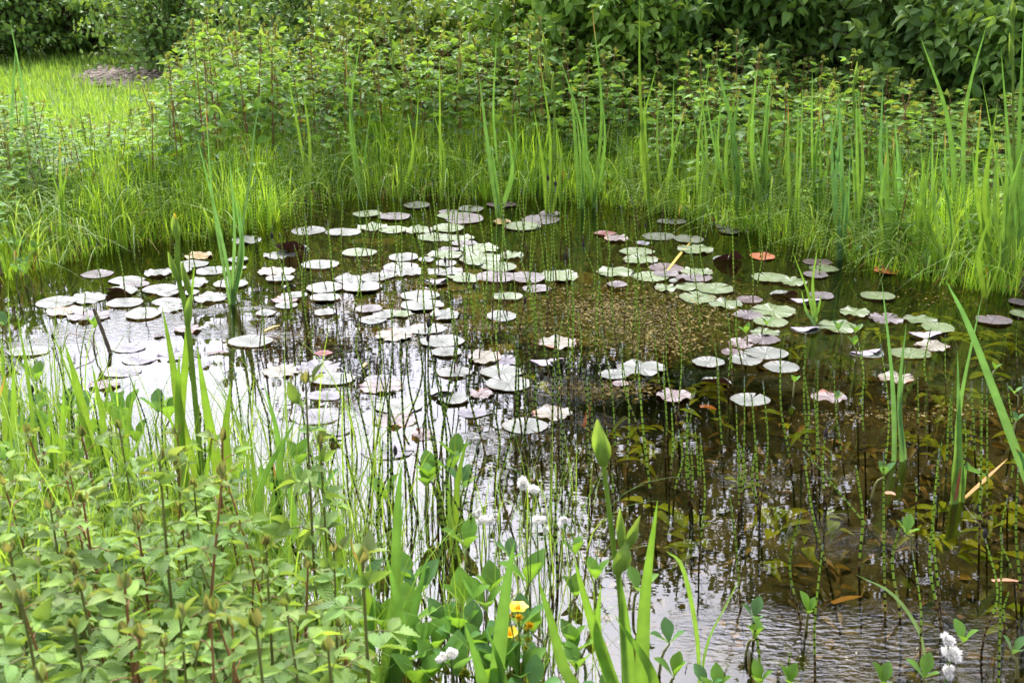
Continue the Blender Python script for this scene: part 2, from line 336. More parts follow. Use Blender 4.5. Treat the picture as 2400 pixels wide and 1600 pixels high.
def grassfield(geo,base,h,wd,lean,colr,S=5,rng=RNG,droop=.5):
    base=np.asarray(base,float); n=len(base); az=rng.uniform(0,2*PI,n); d=np.column_stack([np.cos(az),np.sin(az),0*az])
    fa=az+rng.normal(PI/2,.5,n); X=np.column_stack([np.cos(fa),np.sin(fa),0*fa])
    t=np.linspace(0,1,S+1)
    hor=(lean*h)[:,None]*(t**2)[None]; ver=h[:,None]*(t[None]-(droop*lean)[:,None]*t[None]**3)
    p=base[:,None]+d[:,None]*hor[...,None]; p[...,2]+=ver
    wv=(wd[:,None]*.5*np.maximum(.04,(1-t**2.2))[None])[...,None]
    V=np.stack([p-X[:,None]*wv,p+X[:,None]*wv],2)
    C=np.repeat(np.repeat(colr[:,None],S+1,1)*(.8+.35*t)[None,:,None],2,1).reshape(n,S+1,2,3) if False else np.repeat((colr[:,None]*np.ones((1,S+1,1)))[:,:,None],2,2)
    i=np.arange(S)*2; q=np.stack([i,i+1,i+3,i+2],1)
    Q=(q[None]+(np.arange(n)*2*(S+1))[:,None,None]).reshape(-1,4)
    geo.add(V.reshape(-1,3),C.reshape(-1,3),None,Q)
def mixc(a,b,n,rng=RNG,j=.12):
    f=rng.random((n,1)); return (np.array(a)*(1-f)+np.array(b)*f)*(1+rng.normal(0,j,(n,1)))

# leaf colours (albedo)
GR_Y=(.20,.30,.035); GR_G=(.085,.20,.025); GR_B=(.07,.15,.06); GR_D=(.035,.085,.018)

# ------------------------------------------------------------------ lily pads
PADS=[]
def pads(r,rows):
    for row in rows.strip().split('\n'):
        for it in row.split(';'):
            it=it.strip()
            if not it: continue
            a,k=it.split(':'); x0,x1,y0,y1=[float(v) for v in a.split(',')]
            PADS.append((*Z(r,x0,y0),*Z(r,x1,y1),k.strip()))
pads('R1','''750,1040,680,755:p;1000,1330,738,815:w;1105,1370,785,845:p;965,1255,830,935:fd;1310,1640,820,905:w;1450,1640,862,940:w
335,700,922,1028:w;635,975,888,992:ww;990,1310,940,1028:w;435,780,1020,1105:cw;625,1005,1060,1160:pw;1160,1480,1035,1145:w;1395,1700,935,1010:w
1440,1700,1000,1070:ww;1700,1955,518,585:yw;1620,1920,598,662:w;1335,1570,675,748:ww;1555,1760,660,725:w;1805,2085,645,728:w;1625,1905,752,850:ww
1680,1830,860,920:w;1790,2080,890,985:ww;1965,2275,778,852:w;2090,2280,567,617:w;2090,2265,638,683:w;2135,2400,370,440:ww;2095,2510,1282,1395:w
1600,1850,1198,1265:kw;1415,1510,1265,1305:p;1030,1335,1355,1440:l;1125,1430,1460,1550:l;1435,1710,1435,1520:lw;75,455,1385,1475:w''')
pads('R5','''945,1300,385,490:l;815,1105,525,605:kw;1660,1935,340,425:lw''')
pads('R2','''325,640,280,358:w;640,965,297,370:w;930,1215,255,322:gw;1125,1405,283,347:g;1370,1625,280,355:gw;1620,1910,263,340:g;1480,1800,340,417:g;1680,2010,362,415:gw
1785,2030,412,460:p;890,1155,137,198:g;1130,1415,158,228:p;1355,1600,62,122:d;1680,1860,125,165:p;1670,2010,150,215:g;1740,2090,165,258:p;1860,2090,93,152:d
2115,2400,60,108:b;2175,2340,222,265:yw;70,365,505,580:ww;185,490,440,560:fd;785,1110,485,560:g;420,760,592,678:w;20,355,660,740:cw;90,350,735,795:w
235,370,785,875:fl;715,1000,725,805:ww;960,1220,705,793:w;1125,1290,705,765:w;465,800,800,897:w;790,1155,795,890:w;1170,1490,607,700:w;1150,1300,672,720:p
1275,1530,660,740:ww;1220,1490,530,605:w;1490,1640,560,622:w;1570,1900,510,585:gw;1645,1840,585,648:w;1675,1865,470,515:p;1865,2225,440,530:gw;1860,2250,520,637:gw
2235,2457,500,600:gw;2070,2395,615,705:g;1570,1905,655,735:ww;1755,2050,715,770:g;1810,2050,750,798:g;2015,2400,695,797:p;1545,1770,740,835:fl
500,775,905,977:w;230,470,880,940:w;130,400,930,985:kw;175,385,980,1040:w;0,180,1052,1110:w;530,735,1045,1107:w;915,1155,1008,1083:p;945,1200,1100,1175:w
1075,1300,1035,1140:w;1250,1430,1035,1135:g;1325,1690,875,965:w;1330,1725,960,1060:w;1600,1870,1050,1148:ww;1375,1745,1170,1270:w;1235,1400,1210,1280:w
1100,1440,1225,1335:cw;1505,1915,1285,1395:w;1620,1885,1397,1485:w;2170,2450,895,968:g;2110,2400,1055,1150:w''')
pads('R6','''60,410,380,490:cw;375,765,335,470:lw;490,910,450,567:w;475,805,615,700:l;320,775,775,925:l;530,705,245,290:r;1000,1300,468,545:l;955,1350,525,640:kw
1660,1985,400,497:w;1580,1840,560,690:fl;1675,1955,640,748:w;1950,2180,595,685:kw;1855,2120,772,862:l;2055,2460,385,500:w;2110,2530,485,622:w;1945,2250,250,370:cw
2155,2425,285,385:lw;1085,1530,690,825:w;1070,1480,825,950:kw;1430,1640,960,1075:kw;670,800,1018,1125:fl;640,860,955,1025:l;965,1445,1085,1245:l;2260,2685,865,1005:w''')
pads('R3','''90,440,175,262:p;245,445,138,190:p;-80,270,240,320:g;750,960,330,368:r;850,1065,360,432:kw;1135,1265,408,457:l;1200,1500,338,410:d;1490,1760,362,437:d
1520,1850,455,535:gw;985,1310,483,555:g;1015,1340,553,632:gw;1255,1570,617,705:b;770,1125,655,743:gw;1095,1440,700,790:g;1300,1530,690,750:p;1545,1840,668,745:gw
1505,1840,725,797:p;1560,1780,790,840:g;1305,1510,800,893:gw;1500,1690,800,887:g;1440,1590,750,830:fd;870,1065,793,845:p;1690,2045,812,910:g;1535,1880,878,985:g
1810,2115,950,1035:gw;2065,2300,920,990:b;1870,2070,262,308:d;1900,2115,303,355:d;2060,2300,285,330:r;2300,2520,315,367:d;1330,1600,210,262:d;2185,2415,515,600:o
1845,2110,545,640:fd;265,605,685,797:gw;-20,300,705,810:p;95,360,815,885:p;245,590,1290,1405:cw;160,480,1460,1568:fl;2035,2300,1060,1140:p;2190,2600,1005,1125:gw
2220,2530,1120,1215:g;1980,2220,1305,1400:kw;2130,2460,1270,1365:p;2180,2460,1225,1290:gw;1655,1955,1485,1580:w;1985,2300,1465,1565:w;2130,2540,1400,1512:w;1925,2120,1400,1470:b''')
pads('R7','''960,1405,335,475:ww;790,1085,425,510:w;920,1070,527,583:k;1325,1645,610,722:kw;2005,2370,648,770:w;1735,2010,485,590:fd;190,550,755,885:cw;2310,2640,345,455:w''')
pads('R4','''200,385,400,443:d;355,540,377,425:d;465,640,425,470:d;580,760,460,500:d;320,585,578,640:b;375,645,640,705:g;325,550,695,760:p;-150,180,712,800:g;100,360,760,835:gw
20,270,870,940:fd;210,480,890,1020:fl;380,600,870,965:p;975,1195,657,725:o;850,1160,885,965:g;660,930,1035,1120:gw;925,1235,1075,1175:pw;1240,1550,1100,1175:gw
200,465,1160,1280:fl;460,825,1150,1262:gw;1275,1570,1200,1325:fl;1415,1705,1172,1270:g;735,1060,1385,1490:fl;1115,1495,1395,1500:g;1345,1665,1335,1425:cw
2215,2400,948,1015:p;2225,2420,1055,1130:g;1910,2230,1105,1195:p''')
pads('R8','''1010,1340,443,543:cw;395,720,622,722:kw''')
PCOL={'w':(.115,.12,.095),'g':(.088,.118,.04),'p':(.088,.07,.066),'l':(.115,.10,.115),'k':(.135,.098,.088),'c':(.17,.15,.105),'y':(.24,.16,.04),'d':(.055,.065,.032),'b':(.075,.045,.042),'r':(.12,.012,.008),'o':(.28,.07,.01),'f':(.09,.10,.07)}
def make_pad(k,rx,ry,rng):
    wavy=1 if k[-1]=='w' and len(k)>1 and k[0]!='f' else .0
    fold=k[0]=='f'; na=56; rr=np.array([.02,.25,.45,.62,.76,.88,.96,1.0]); 
    notch=rng.uniform(.03,.11); na0=rng.uniform(0,2*PI) if not fold else (PI/2 if rng.random()<.5 else -PI/2)
    th=np.linspace(notch,2*PI-notch,na); R,TH=np.meshgrid(rr,th,indexing='ij')
    # rounded lobes at the notch, closing to the centre
    TH=PI+(TH-PI)*(PI-notch*R**1.2)/(PI-notch)
    edge=1+.018*np.sin(TH*rng.integers(5,9)+rng.uniform(0,6))+.012*np.sin(TH*rng.integers(13,21)+rng.uniform(0,6))+(.035*np.sin(TH*rng.integers(17,25))if wavy else 0)
    a=TH+na0; x=R*edge*np.cos(a); y=R*edge*np.sin(a)
    z=.001+R**4*.0015*(1+np.sin(TH*3+rng.uniform(0,6)))
    amp=(.0065 if wavy else .0009)
    z=z+amp*R**2.5*(np.sin(TH*rng.integers(3,6)+rng.uniform(0,6))+.7*np.sin(TH*rng.integers(7,12)+rng.uniform(0,6)))*.7
    z+=.002*np.exp(-((R)/.15)**2)*-1
    z=np.maximum(z,-.0012)
    x=x*rx; y=y*ry
    if fold:
        far=k=='fl'; sg=1 if far else -1
        off=rng.uniform(-.15,.15)*ry; al=rng.uniform(-.45,.45); dy=(y-off)*math.cos(al)+x*math.sin(al)
        dd=np.maximum(0,sg*dy); mx=dd.max(); ang=(rng.uniform(3.02,3.12) if far else rng.uniform(.5,.85))
        # bend smoothly: arc of radius r0 then straight
        r0=.003 if far else .018; arc=np.minimum(dd,r0*ang); th_=arc/r0; rest=dd-arc
        nd=r0*np.sin(th_)+rest*np.cos(ang); nz=r0*(1-np.cos(th_))+rest*math.sin(ang)+.010*np.sin(x/rx*3)*(dd/mx)
        mv=(nd-dd)*sg; m_=dd>0
        x=np.where(m_,x+mv*math.sin(al),x); y=np.where(m_,y+mv*math.cos(al),y); z=np.where(m_,z+nz,z)
    c=np.array(PCOL[k[0]])*rng.uniform(.88,1.12)
    C=np.tile(c,(R.size,1)).reshape(*R.shape,3)
    if k[0] in 'wkcpg' :                                  # blushed, browning rims
        f=np.clip((R-.86)/.14,0,1)*np.clip(.35+.7*np.sin(TH*2+rng.uniform(0,6)),0,1)*(.9 if k[0] in 'kc' else .45)
        C=C*(1-f[...,None])+np.array((.12,.05,.035))*f[...,None]
    if k[0]=='g':
        f=np.clip(1-R*1.1,0,1)*.5; C=C*(1-f[...,None])+np.array((.12,.16,.05))*f[...,None]
    if k[0] in 'ck' and rng.random()<.7:
        f=np.exp(-((R-.9)/.15)**2)*np.exp(-((TH-rng.uniform(1,5))/.35)**2); C=C*(1-f[...,None])+np.array((.28,.08,.03))*f[...,None]
    n1,n2=R.shape; i=np.arange(n1-1)[:,None]*n2; j=np.arange(n2-1)[None]
    Q=np.stack([i+j,i+n2+j,i+n2+j+1,i+j+1],-1).reshape(-1,4)
    g=Geo(); g.add(np.stack([x,y,z],-1).reshape(-1,3),C.reshape(-1,3),np.stack([TH/(2*PI),R],-1).reshape(-1,2),Q)
    return g
DESC={'w':'flat pale silvery lily pad','ww':'wavy-rimmed silvery lily pad','g':'flat pale green lily pad','gw':'wavy-rimmed pale green lily pad','p':'flat purplish lily pad','pw':'wavy-rimmed purplish lily pad',
 'l':'lavender lily pad lying in reflected sky','lw':'lavender wavy-edged lily pad','k':'small pink lily pad','kw':'pinkish lily pad with ragged rim','cw':'cream brown-edged lily pad',
 'yw':'yellowing lily pad with a wavy rim','d':'dull olive lily pad','b':'brownish purple curled lily pad','r':'dark red lily pad','o':'bright orange dying lily pad','fd':'red-brown lily pad on edge','fl':'folded lily pad with sky-sheened underside'}
ORD=['first','second','third','fourth','fifth','sixth','seventh','eighth','ninth','tenth','eleventh','twelfth','thirteenth','fourteenth','fifteenth','sixteenth','seventeenth','eighteenth','nineteenth','twentieth']
byk={}
for i,p in enumerate(PADS): byk.setdefault(p[4],[]).append(i)
NEAR={}
LM=[(548,710,'the blue-green reed'),(430,900,'the big budding iris'),(250,790,'the broken stick'),(1450,740,'the brown algae mat'),(1908,758,'the small leafy reed'),(2105,900,'the slim reed pair'),(2244,1000,'the crossed reeds'),(1400,1050,'the tall closed iris bud'),
    (1030,640,'the dense pad raft'),(2156,640,'the thick reed clump'),(1300,640,'the tall horsetails'),(1950,860,'the open-water horsetails'),(700,850,'the dark tree reflection'),(1000,1000,'the foreground horsetails'),(800,480,'the far grass bank'),(1600,480,'the far grass bank'),(100,650,'the grassy bank corner')]
used_lab={}
rng=np.random.default_rng(11)
for i,(x0,y0,x1,y1,k) in enumerate(PADS):
    cx,cy=(x0+x1)/2,(y0+y1)/2; c=W(cx,cy); zd=c[1]*CP+CAM_H*SP
    rx=(x1-x0)/2*zd/F; a=W(cx,y0); b=W(cx,y1); ry=abs(a[1]-b[1])/2
    ry=min(max(ry,.72*rx),1.15*rx)
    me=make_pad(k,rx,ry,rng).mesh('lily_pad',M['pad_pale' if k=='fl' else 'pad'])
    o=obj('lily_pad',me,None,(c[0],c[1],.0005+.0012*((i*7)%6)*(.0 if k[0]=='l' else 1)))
    o.rotation_euler=(rng.normal(0,.004),rng.normal(0,.004),0)
    lm=min(LM,key=lambda m:(m[0]-cx)**2+((m[1]-cy)*2)**2)
    side='right of' if cx-lm[0]>60 else 'left of' if cx-lm[0]<-60 else ('before' if cy>lm[1] else 'behind')
    lab=f"{DESC[k]} {side} {lm[2]}"
    used_lab.setdefault(lab,[]).append(o)
    tag(o,lab,'lily pad','lily pads floating on the pond')
for lab,os_ in used_lab.items():
    pass

# ------------------------------------------------------------------ horsetails
def horsetail(geo,b,t,r,rng,bend=None,sides=6,cone=False,brown=.18,under=.22,dark=False):
    b=np.asarray(b,float); t=np.asarray(t,float); L=np.linalg.norm(t-b)
    mid=(b+t)/2+(rng.normal(0,.012*1.2,3) if bend is None else bend)*np.array([1,1,0])*min(1,L/.3)
    full=spline([b-(t-b)/L*under,b,mid,t],int(14))
    seg=np.linalg.norm(np.diff(full,axis=0),axis=1); cum=np.concatenate([[0],np.cumsum(seg)]); tot=cum[-1]
    sp=rng.uniform(.019,.026); s=0; S=[]; C=[]; R=[]
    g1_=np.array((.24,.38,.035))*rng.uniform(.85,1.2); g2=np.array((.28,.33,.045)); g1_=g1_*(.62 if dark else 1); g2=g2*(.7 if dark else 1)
    yl=rng.random()<.35
    while s<tot:
        f=(s-under)/max(tot-under,.01); rad=r*(1-.45*max(f,0)**2); d=sp*(1-.35*max(f,0))
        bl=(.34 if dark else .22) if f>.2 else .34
        gc=g1_ if f>.3 or not yl else g2
        if f<brown: gc=np.array((.16,.12,.035))
        if f<0: gc=np.array((.10,.07,.02))
        bc=np.array((.012,.008,.006)) if f>brown else np.array((.05,.018,.008))
        if f>.92: bc=np.array((.10,.12,.08)); gc=np.array((.22,.28,.18)); 
        e=min(s+d*(1-bl),tot); e2=min(s+d,tot)
        S+= [s,e,e,e2]; C+=[gc,gc,bc,bc]; R+=[rad*.96,rad,rad*1.05,rad*1.05]; s+=d
    S=np.array(S); p=np.stack([np.interp(S,cum,full[:,k]) for k in range(3)],1)
    R=np.array(R); R[-1]*=.3
    if cone:
        top=p[-1]; q=np.array([top+np.array([0,0,h]) for h in np.linspace(-.004,.022,6)]); tube(geo,q,r*np.array([.9,1.8,2.1,1.9,1.3,.3]),6,(.03,.022,.02))
    # separate frames: use overall tangent to keep duplicated rings clean
    T=nrm(np.gradient(full,axis=0)); Tt=np.stack([np.interp(S,cum,T[:,k]) for k in range(3)],1); Tt=nrm(Tt)
    A=nrm(np.cross(Tt,[0,1,.02])); B=np.cross(Tt,A); th=np.arange(sides)*2*PI/sides
    V=p[:,None]+R[:,None,None]*(np.cos(th)[None,:,None]*A[:,None]+np.sin(th)[None,:,None]*B[:,None])
    K=len(p); i=np.arange(K-1)[:,None]*sides; j=np.arange(sides)[None]; j2=(j+1)%sides
    Q=np.stack([i+j,i+j2,i+sides+j2,i+sides+j],-1).reshape(-1,4)
    geo.add(V.reshape(-1,3),np.repeat(np.array(C),sides,0),None,Q)
HT=[]
def ht(r,s):
    for it in s.split(';'):
        it=it.strip()
        if not it: continue
        v=[float(a) for a in it.split(',')]; HT.append((*Z(r,v[0],v[1]),*Z(r,v[2],v[3])))
ht('R8','''210,1290,115,230;310,1280,325,400;405,1360,345,90;435,1440,415,580;470,1300,462,335;990,1946,330,1150;517,1620,527,1020;540,1640,580,1165;690,1275,605,425;830,790,830,170;890,480,905,75
890,1165,875,490;1060,1480,1037,180;1380,1020,1375,490;1485,710,1498,30;1635,600,1630,95;1640,1320,1675,650;1705,1180,1695,545;1715,1000,1735,660;1800,1300,1802,880;1565,1550,1600,1075;1900,1180,1865,575
1940,2020,1970,500;2010,1840,2010,530;2200,1720,2198,540;2330,2530,2340,480;2290,450,2300,-60'''.replace('\n',';'))
ht('C6','''115,700,120,-150;50,305,40,-100;65,350,55,-60;385,400,388,-80;405,290,398,-60;520,385,515,-100;400,1060,318,230;815,1190,815,390;910,1600,965,610;1395,1150,1383,-20;1500,1140,1515,430;1635,1400,1580,660
1790,1250,1745,280;1770,1040,1765,-40;2065,1300,2078,560;2175,1600,2200,540;2215,1220,2245,940;2275,840,2235,295;2330,990,2310,80;1605,345,1602,190;1215,780,1192,75;510,1600,480,1110;990,770,835,10;730,1600,742,1350'''.replace('\n',';'))
ht('R7','''260,1110,220,375;430,1110,375,-530;345,470,250,-270;515,540,490,-600;525,560,520,-700;460,640,470,-100;570,550,560,-400;600,530,600,-150;715,865,620,140;735,1700,690,480;860,930,745,50;955,1290,820,30
1060,1320,995,215;1165,980,1010,170;1125,560,1105,-500;1270,1540,1155,330;1360,620,1300,90;1420,885,1390,250;1410,1220,1385,480;1520,935,1455,-190;1525,850,1495,-200;1450,1450,1465,770;1495,1540,1530,960
1630,1620,1610,730;1650,1500,1655,775;1720,1600,1680,930;1735,1560,1735,1070;1890,650,1860,150;1930,1140,1895,380;1985,600,1950,-250;2025,570,1985,-100;2120,420,2065,-230;2110,1640,2060,750;2095,1700,2135,480
2265,1640,2200,640;2280,1700,2305,515;870,1400,868,935;925,1640,915,1345;530,1650,450,830;560,930,520,625;90,1000,50,250;120,900,100,200;170,850,120,-200;30,740,20,100;700,1500,690,400;780,260,800,-400'''.replace('\n',';'))
ht('R3','''735,1010,655,460;965,1420,925,620;1215,1350,1150,510;1430,1000,1355,265;1745,1340,1650,520;1300,820,1225,280;2215,1000,2155,300;1030,1210,1000,90;850,1250,780,60;1110,1300,1100,0;1640,760,1600,100
210,1450,215,620;225,1420,190,150;320,1200,330,-150;405,780,400,-100;650,400,640,-60;710,500,700,100;880,740,850,230;2040,950,2010,-50;2250,870,2210,80;2310,680,2300,10;500,900,505,170;1770,800,1755,190'''.replace('\n',';'))
ht('R2','''240,860,220,340;270,1350,235,700;325,1180,285,760;160,780,150,280;400,560,360,100;650,870,580,500;690,700,640,250;460,1130,450,460;540,1150,450,160;740,1060,660,220;800,980,790,40;900,1080,890,400;960,1200,920,700
1140,900,1120,90;1270,800,1260,10;1340,700,1330,20;1480,980,1470,200;1555,1250,1540,150;1680,700,1660,60;1800,700,1820,0;1940,900,1910,250;1990,1500,1965,700;2050,1500,2000,850;2090,1250,2010,0;2170,1180,2150,110;2220,900,2210,80;2310,1100,2270,350
520,1500,530,1180;405,1550,405,1360;1110,1560,1115,1150;1255,1500,1260,900'''.replace('\n',';'))
ht('R1','''1155,935,1060,410;945,830,890,430;765,1100,770,750;1300,870,1262,665;590,820,540,600;2020,900,1990,200;1990,700,1900,270;1700,980,1680,520;1800,700,1770,330;1600,650,1600,440;1740,700,1725,410;2230,1250,2215,890;1340,1150,1320,950'''.replace('\n',';'))
rng=np.random.default_rng(21); NLIST=len(HT)
def fill(n,x0,x1,y0,y1,h0,h1,cond=None):
    k=0
    while k<n:
        x=rng.uniform(x0,x1); y=rng.uniform(y0,y1)
        if cond and not cond(x,y): continue
        c=W(x,y); h=rng.uniform(h0,h1); tp=c+np.array([rng.normal(0,.045)*h/.4-.01,rng.normal(0,.03),h]); HT.append(('w',c,tp)); k+=1
fill(26,960,1290,560,900,.28,.5); fill(34,640,1900,500,620,.3,.5); fill(14,560,960,540,900,.2,.45)
fill(46,690,1320,1000,1440,.25,.48); fill(16,60,640,900,1250,.22,.42,lambda x,y:y>900+.1*x)
NSEP=len(HT)
LABH=[]
def hz(px,py):
    if py<640: return 'in the far water before the grass bank'
    if px<620: return 'among the near plants beside the budding iris' if py>880 else 'between the pads near the blue-green reed fan'
    if px<1320 and py>980: return 'in the crowded near stand over the sky reflection'
    if px<960: return 'among the pale pads before the sky reflection'
    if px<1340: return 'in the dense central stand between the pads'
    if px<1780: return 'in the dark water behind the tall iris bud' if py>820 else 'in and around the brown algae mat'
    if py>1200: return 'in the clear brown water in front of the crossed reeds'
    return 'in the dark open water beside the slim reed pair' if py>820 else 'between the green pads before the thick reed clump'
rest=[]
def htz(a):
    if a[0]=='w': return a[1],a[2]
    b=W(a[0],a[1]); return b,PD(a[2],a[3],b[1]+rng.normal(0,.02))
def proj(p):
    d=np.asarray(p,float)-[0,0,CAM_H]; zc=d[1]*CP-d[2]*SP; return 1200+F*d[0]/zc, 800-F*(d[1]*SP+d[2]*CP)/zc
for i,a in enumerate(HT):
    b,t=htz(a); g=Geo(); 
    r=rng.uniform(.0023,.0034)
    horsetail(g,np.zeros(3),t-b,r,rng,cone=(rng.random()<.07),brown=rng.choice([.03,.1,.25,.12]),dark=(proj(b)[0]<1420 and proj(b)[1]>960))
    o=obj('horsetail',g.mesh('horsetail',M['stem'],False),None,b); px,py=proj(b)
    h=t[2]; tall='tall' if h>.42 else 'short' if h<.24 else 'slender'
    tag(o,f'{tall} black-banded horsetail {hz(px,py)}','horsetail','banded horsetail stems standing in the pond')
# the uncounted horsetails inside the bank grass
g=Geo(); k=0
while k<380:
    x=rng.uniform(-30,2430); y=rng.uniform(430,650); c=W(x,y); sd=sdist([c[:2]])[0]
    if not(-.45<sd<.9) : continue
    if x<560 and y>600 : continue
    c[2]=max(g1(c[0],c[1]),-.02); h=rng.uniform(.28,.52)
    horsetail(g,c,c+[rng.normal(0,.035),rng.normal(0,.03),h],rng.uniform(.0026,.0036),rng,sides=4,brown=.05,under=.05); k+=1
tag(obj('horsetail_stand',g.mesh('horsetail_stand',M['stem'],False)),'countless thin black-banded horsetails growing through the far bank grass','horsetails',kind='stuff')

# ------------------------------------------------------------------ iris and reed fans
FACEC=np.array([1.,0,0])
def fan(label,cat,base,blades,width,c0,c1,group=None,flower=None,rng=RNG,kinks=None,jit=1.0,name='iris_clump',curv=.03):
    """base px; blades = list of tip px (or list of px way-points base->tip)"""
    bx,by=base; b=W(bx,by); gzv=g1(b[0],b[1]);
    root=empty(name,(b[0],b[1],0)); tag(root,label,cat,group)
    for bi,bl in enumerate(blades):
        pts=bl if isinstance(bl,list) else [bl]
        dy=rng.normal(0,.04)*jit; off=np.array([rng.normal(0,.012),rng.normal(0,.015),0])
        path=[off+[0,0,-.15],off*1.0]
        n=len(pts); yy=b[1]
        for q,(px,py) in enumerate(pts): 
            path.append(PD(px,py,yy+dy*(q+1)/n)-b)
        if n==1:
            m=(path[1]+path[2])/2+np.array([rng.normal(0,curv),0,0]); path.insert(2,m)
        ang=rng.uniform(-.7,.7); face=np.array([math.cos(ang),math.sin(ang),0])
        g=Geo(); f=rng.random(); a0=np.array(c0)*rng.uniform(.85,1.15); a1=np.array(c1)*rng.uniform(.85,1.15)
        blade(g,path,width*rng.uniform(.62,.95),face,a0,a1,n=18,tipc=((.30,.20,.07) if rng.random()<.1 else None))
        obj('leaf',g.mesh('leaf',M['blade']),root)
    if flower:
        for st in flower:      # st: dict(path=[px...], buds=[(px0,px1,width m)])
            path=[np.array([0,0,-.1])]+[PD(px,py,b[1])-b for px,py in st['path']]
            g=Geo(); pp=spline(path,20); tube(g,pp,np.linspace(st.get('r',.006),st.get('r',.006)*.7,20),7,(.16,.26,.03))
            so=obj('flower_stem',g.mesh('flower_stem',M['stem']),root)
            for (p0,p1,wd,yl) in st['buds']:
                A=PD(*p0,b[1]-.01)-b; B=PD(*p1,b[1]-.01)-b; t=np.linspace(0,1,12); pr=np.sin(PI*np.clip(t*.9+.07,0,1)**.72)**1.15*wd*.40+.0006
                pts=A*(1-t)[:,None]+B*t[:,None]; C=np.tile(np.array((.22,.34,.05)),(12,1))
                if yl: C[10:]=(.7,.45,.02)
                g=Geo(); tube(g,pts,pr,9,C); dz_=(B-A); Ls=np.linalg.norm(dz_); off=np.array([0,-wd*.33,0])
                for sg,f0,f1 in ((1,.0,.86),(-1,.1,1.06)):       # overlapping sheath leaves
                    a_=A+dz_*f0; b_=A+dz_*f1; m_=(a_+b_)/2+np.array([sg*wd*.16,-wd*.40,0])
                    blade(g,[a_+[0,-wd*.1,0],m_,b_+[sg*wd*.05,-wd*.12,0]],wd*.62,(1,.2*sg,0),(.16,.29,.045),(.26,.38,.07),n=9,sheath=.5)
                obj('bud',g.mesh('bud',M['blade']),so)
    return root
BL0=(.13,.24,.05); BL1=(.10,.24,.05); BB0=(.14,.25,.08); BB1=(.09,.23,.075); BY0=(.20,.30,.04); BY1=(.13,.27,.035)
rng=np.random.default_rng(5)
fan('fan of slim blue-green reed blades standing alone among the pale pads','reed',(548,712),[[(500,480),(481,231)],[(520,560),(459,309)],(537,360),[(585,420),(596,310),(616,209)],(546,439),(560,470)],.022,BB0,BB1,rng=rng,name='reed_clump')
fan('big bright iris with broad leaves and three swelling buds on one stem','iris',(520,1330),[[(430,1100),(436,830),(457,613)],[(432,1010),(405,850),(380,718)],[(430,1120),(418,950),(420,829)],[(520,1160),(485,960),(462,811)],[(535,1160),(528,1030),(541,893)],[(480,1250),(470,1100),(455,960)],(590,1010),(500,1000)],.034,BY0,BY1,rng=rng,
    flower=[dict(path=[(480,1150),(440,760),(420,660),(416,560)],buds=[((416,562),(410,501),.021,True),((421,664),(396,592),.017,False),((421,655),(405,640),.014,False),((438,765),(448,690),.02,False),((445,690),(427,615),.016,False)],r=.0075)],jit=.5)
fan('iris with long pale blades at the near shore left of the broken stick','iris',(235,1180),[[(190,960),(116,760)],[(205,1010),(180,900),(150,800)],(260,880),(215,850)],.03,BY0,BY1,rng=rng)
fan('iris blades rising at the picture edge from the leafy near shore','iris',(85,1230),[[(75,960),(36,705)],(60,900),(110,920),(20,980),(130,1000)],.028,BY0,BY1,rng=rng)
fan('iris fan between the horsetails just right of the budding iris','iris',(650,1350),[[(655,1060),(617,890)],(699,972),(675,995),(640,1080),(668,1100)],.034,BL0,BL1,rng=rng)
fan('narrow upright iris pair beside the white cotton tufts','iris',(1062,1300),[[(1072,1137),(1097,1020)],(1052,1114),(1085,1180)],.026,BY0,BY1,rng=rng)
fan('strong green iris fan at the bottom left of the yellow flowers','iris',(915,1650),[[(930,1250),(941,1083)],(946,1165),[(960,1480),(1003,1298)],(905,1300),(880,1380)],.036,BL0,BL1,rng=rng)
fan('broad iris leaves at the bottom beside the red-stemmed plants','iris',(815,1650),[(820,1257),(790,1330),(850,1400),(770,1430)],.036,BY0,BY1,rng=rng)
fan('iris leaves standing just in front of the yellow flowers','iris',(1150,1720),[[(1180,1430),(1205,1270)],(1141,1471),(1090,1461),(1120,1520)],.036,BL0,BL1,rng=rng)
fan('large iris with a tall closed bud and a second fat bud','iris',(1480,1740),[[(1510,1420),(1541,1172)],[(1468,1500),(1454,1350)],[(1430,1577),(1380,1430),(1345,1304)],[(1341,1600),(1290,1450),(1260,1352)],[(1420,1560),(1400,1480),(1408,1370)],(1440,1440)],.036,BL0,BY1,rng=rng,
    flower=[dict(path=[(1455,1420),(1440,1298),(1414,1085)],buds=[((1415,1090),(1402,985),.035,False)],r=.006),dict(path=[(1460,1500),(1450,1340)],buds=[((1444,1345),(1475,1262),.034,False),((1465,1290),(1500,1209),.022,False),((1455,1280),(1454,1192),.018,False)],r=.007)],jit=.6)
fan('pair of crossed reed leaves rising from clear brown water','reed',(2244,1172),[[(2242,1080),(2251,938),(2302,692)],[(2250,1090),(2244,820)],[(2238,1100),(2240,1040)]],.030,BY0,BB1,rng=rng,name='reed_clump',jit=.3)
fan('single long reed leaf leaning from the right picture edge','reed',(2430,1230),[[(2397,1097),(2277,779),(2217,658)],[(2405,1090),(2380,1050)]],.030,BB0,BB1,rng=rng,name='reed_clump',jit=.3)
fan('slim reed pair in a narrow v in open water','reed',(2104,1072),[[(2092,900),(2067,658)],[(2108,920),(2125,753)],(2123,847)],.02,BB0,BB1,rng=rng,name='reed_clump',jit=.4)
fan('small leafy reed with arching leaves between green pads','reed',(1908,758),[[(1895,690),(1857,588)],(1917,577),[(1890,730),(1878,680)],(1925,690)],.02,BB0,BY1,rng=rng,name='reed_clump',jit=.4)
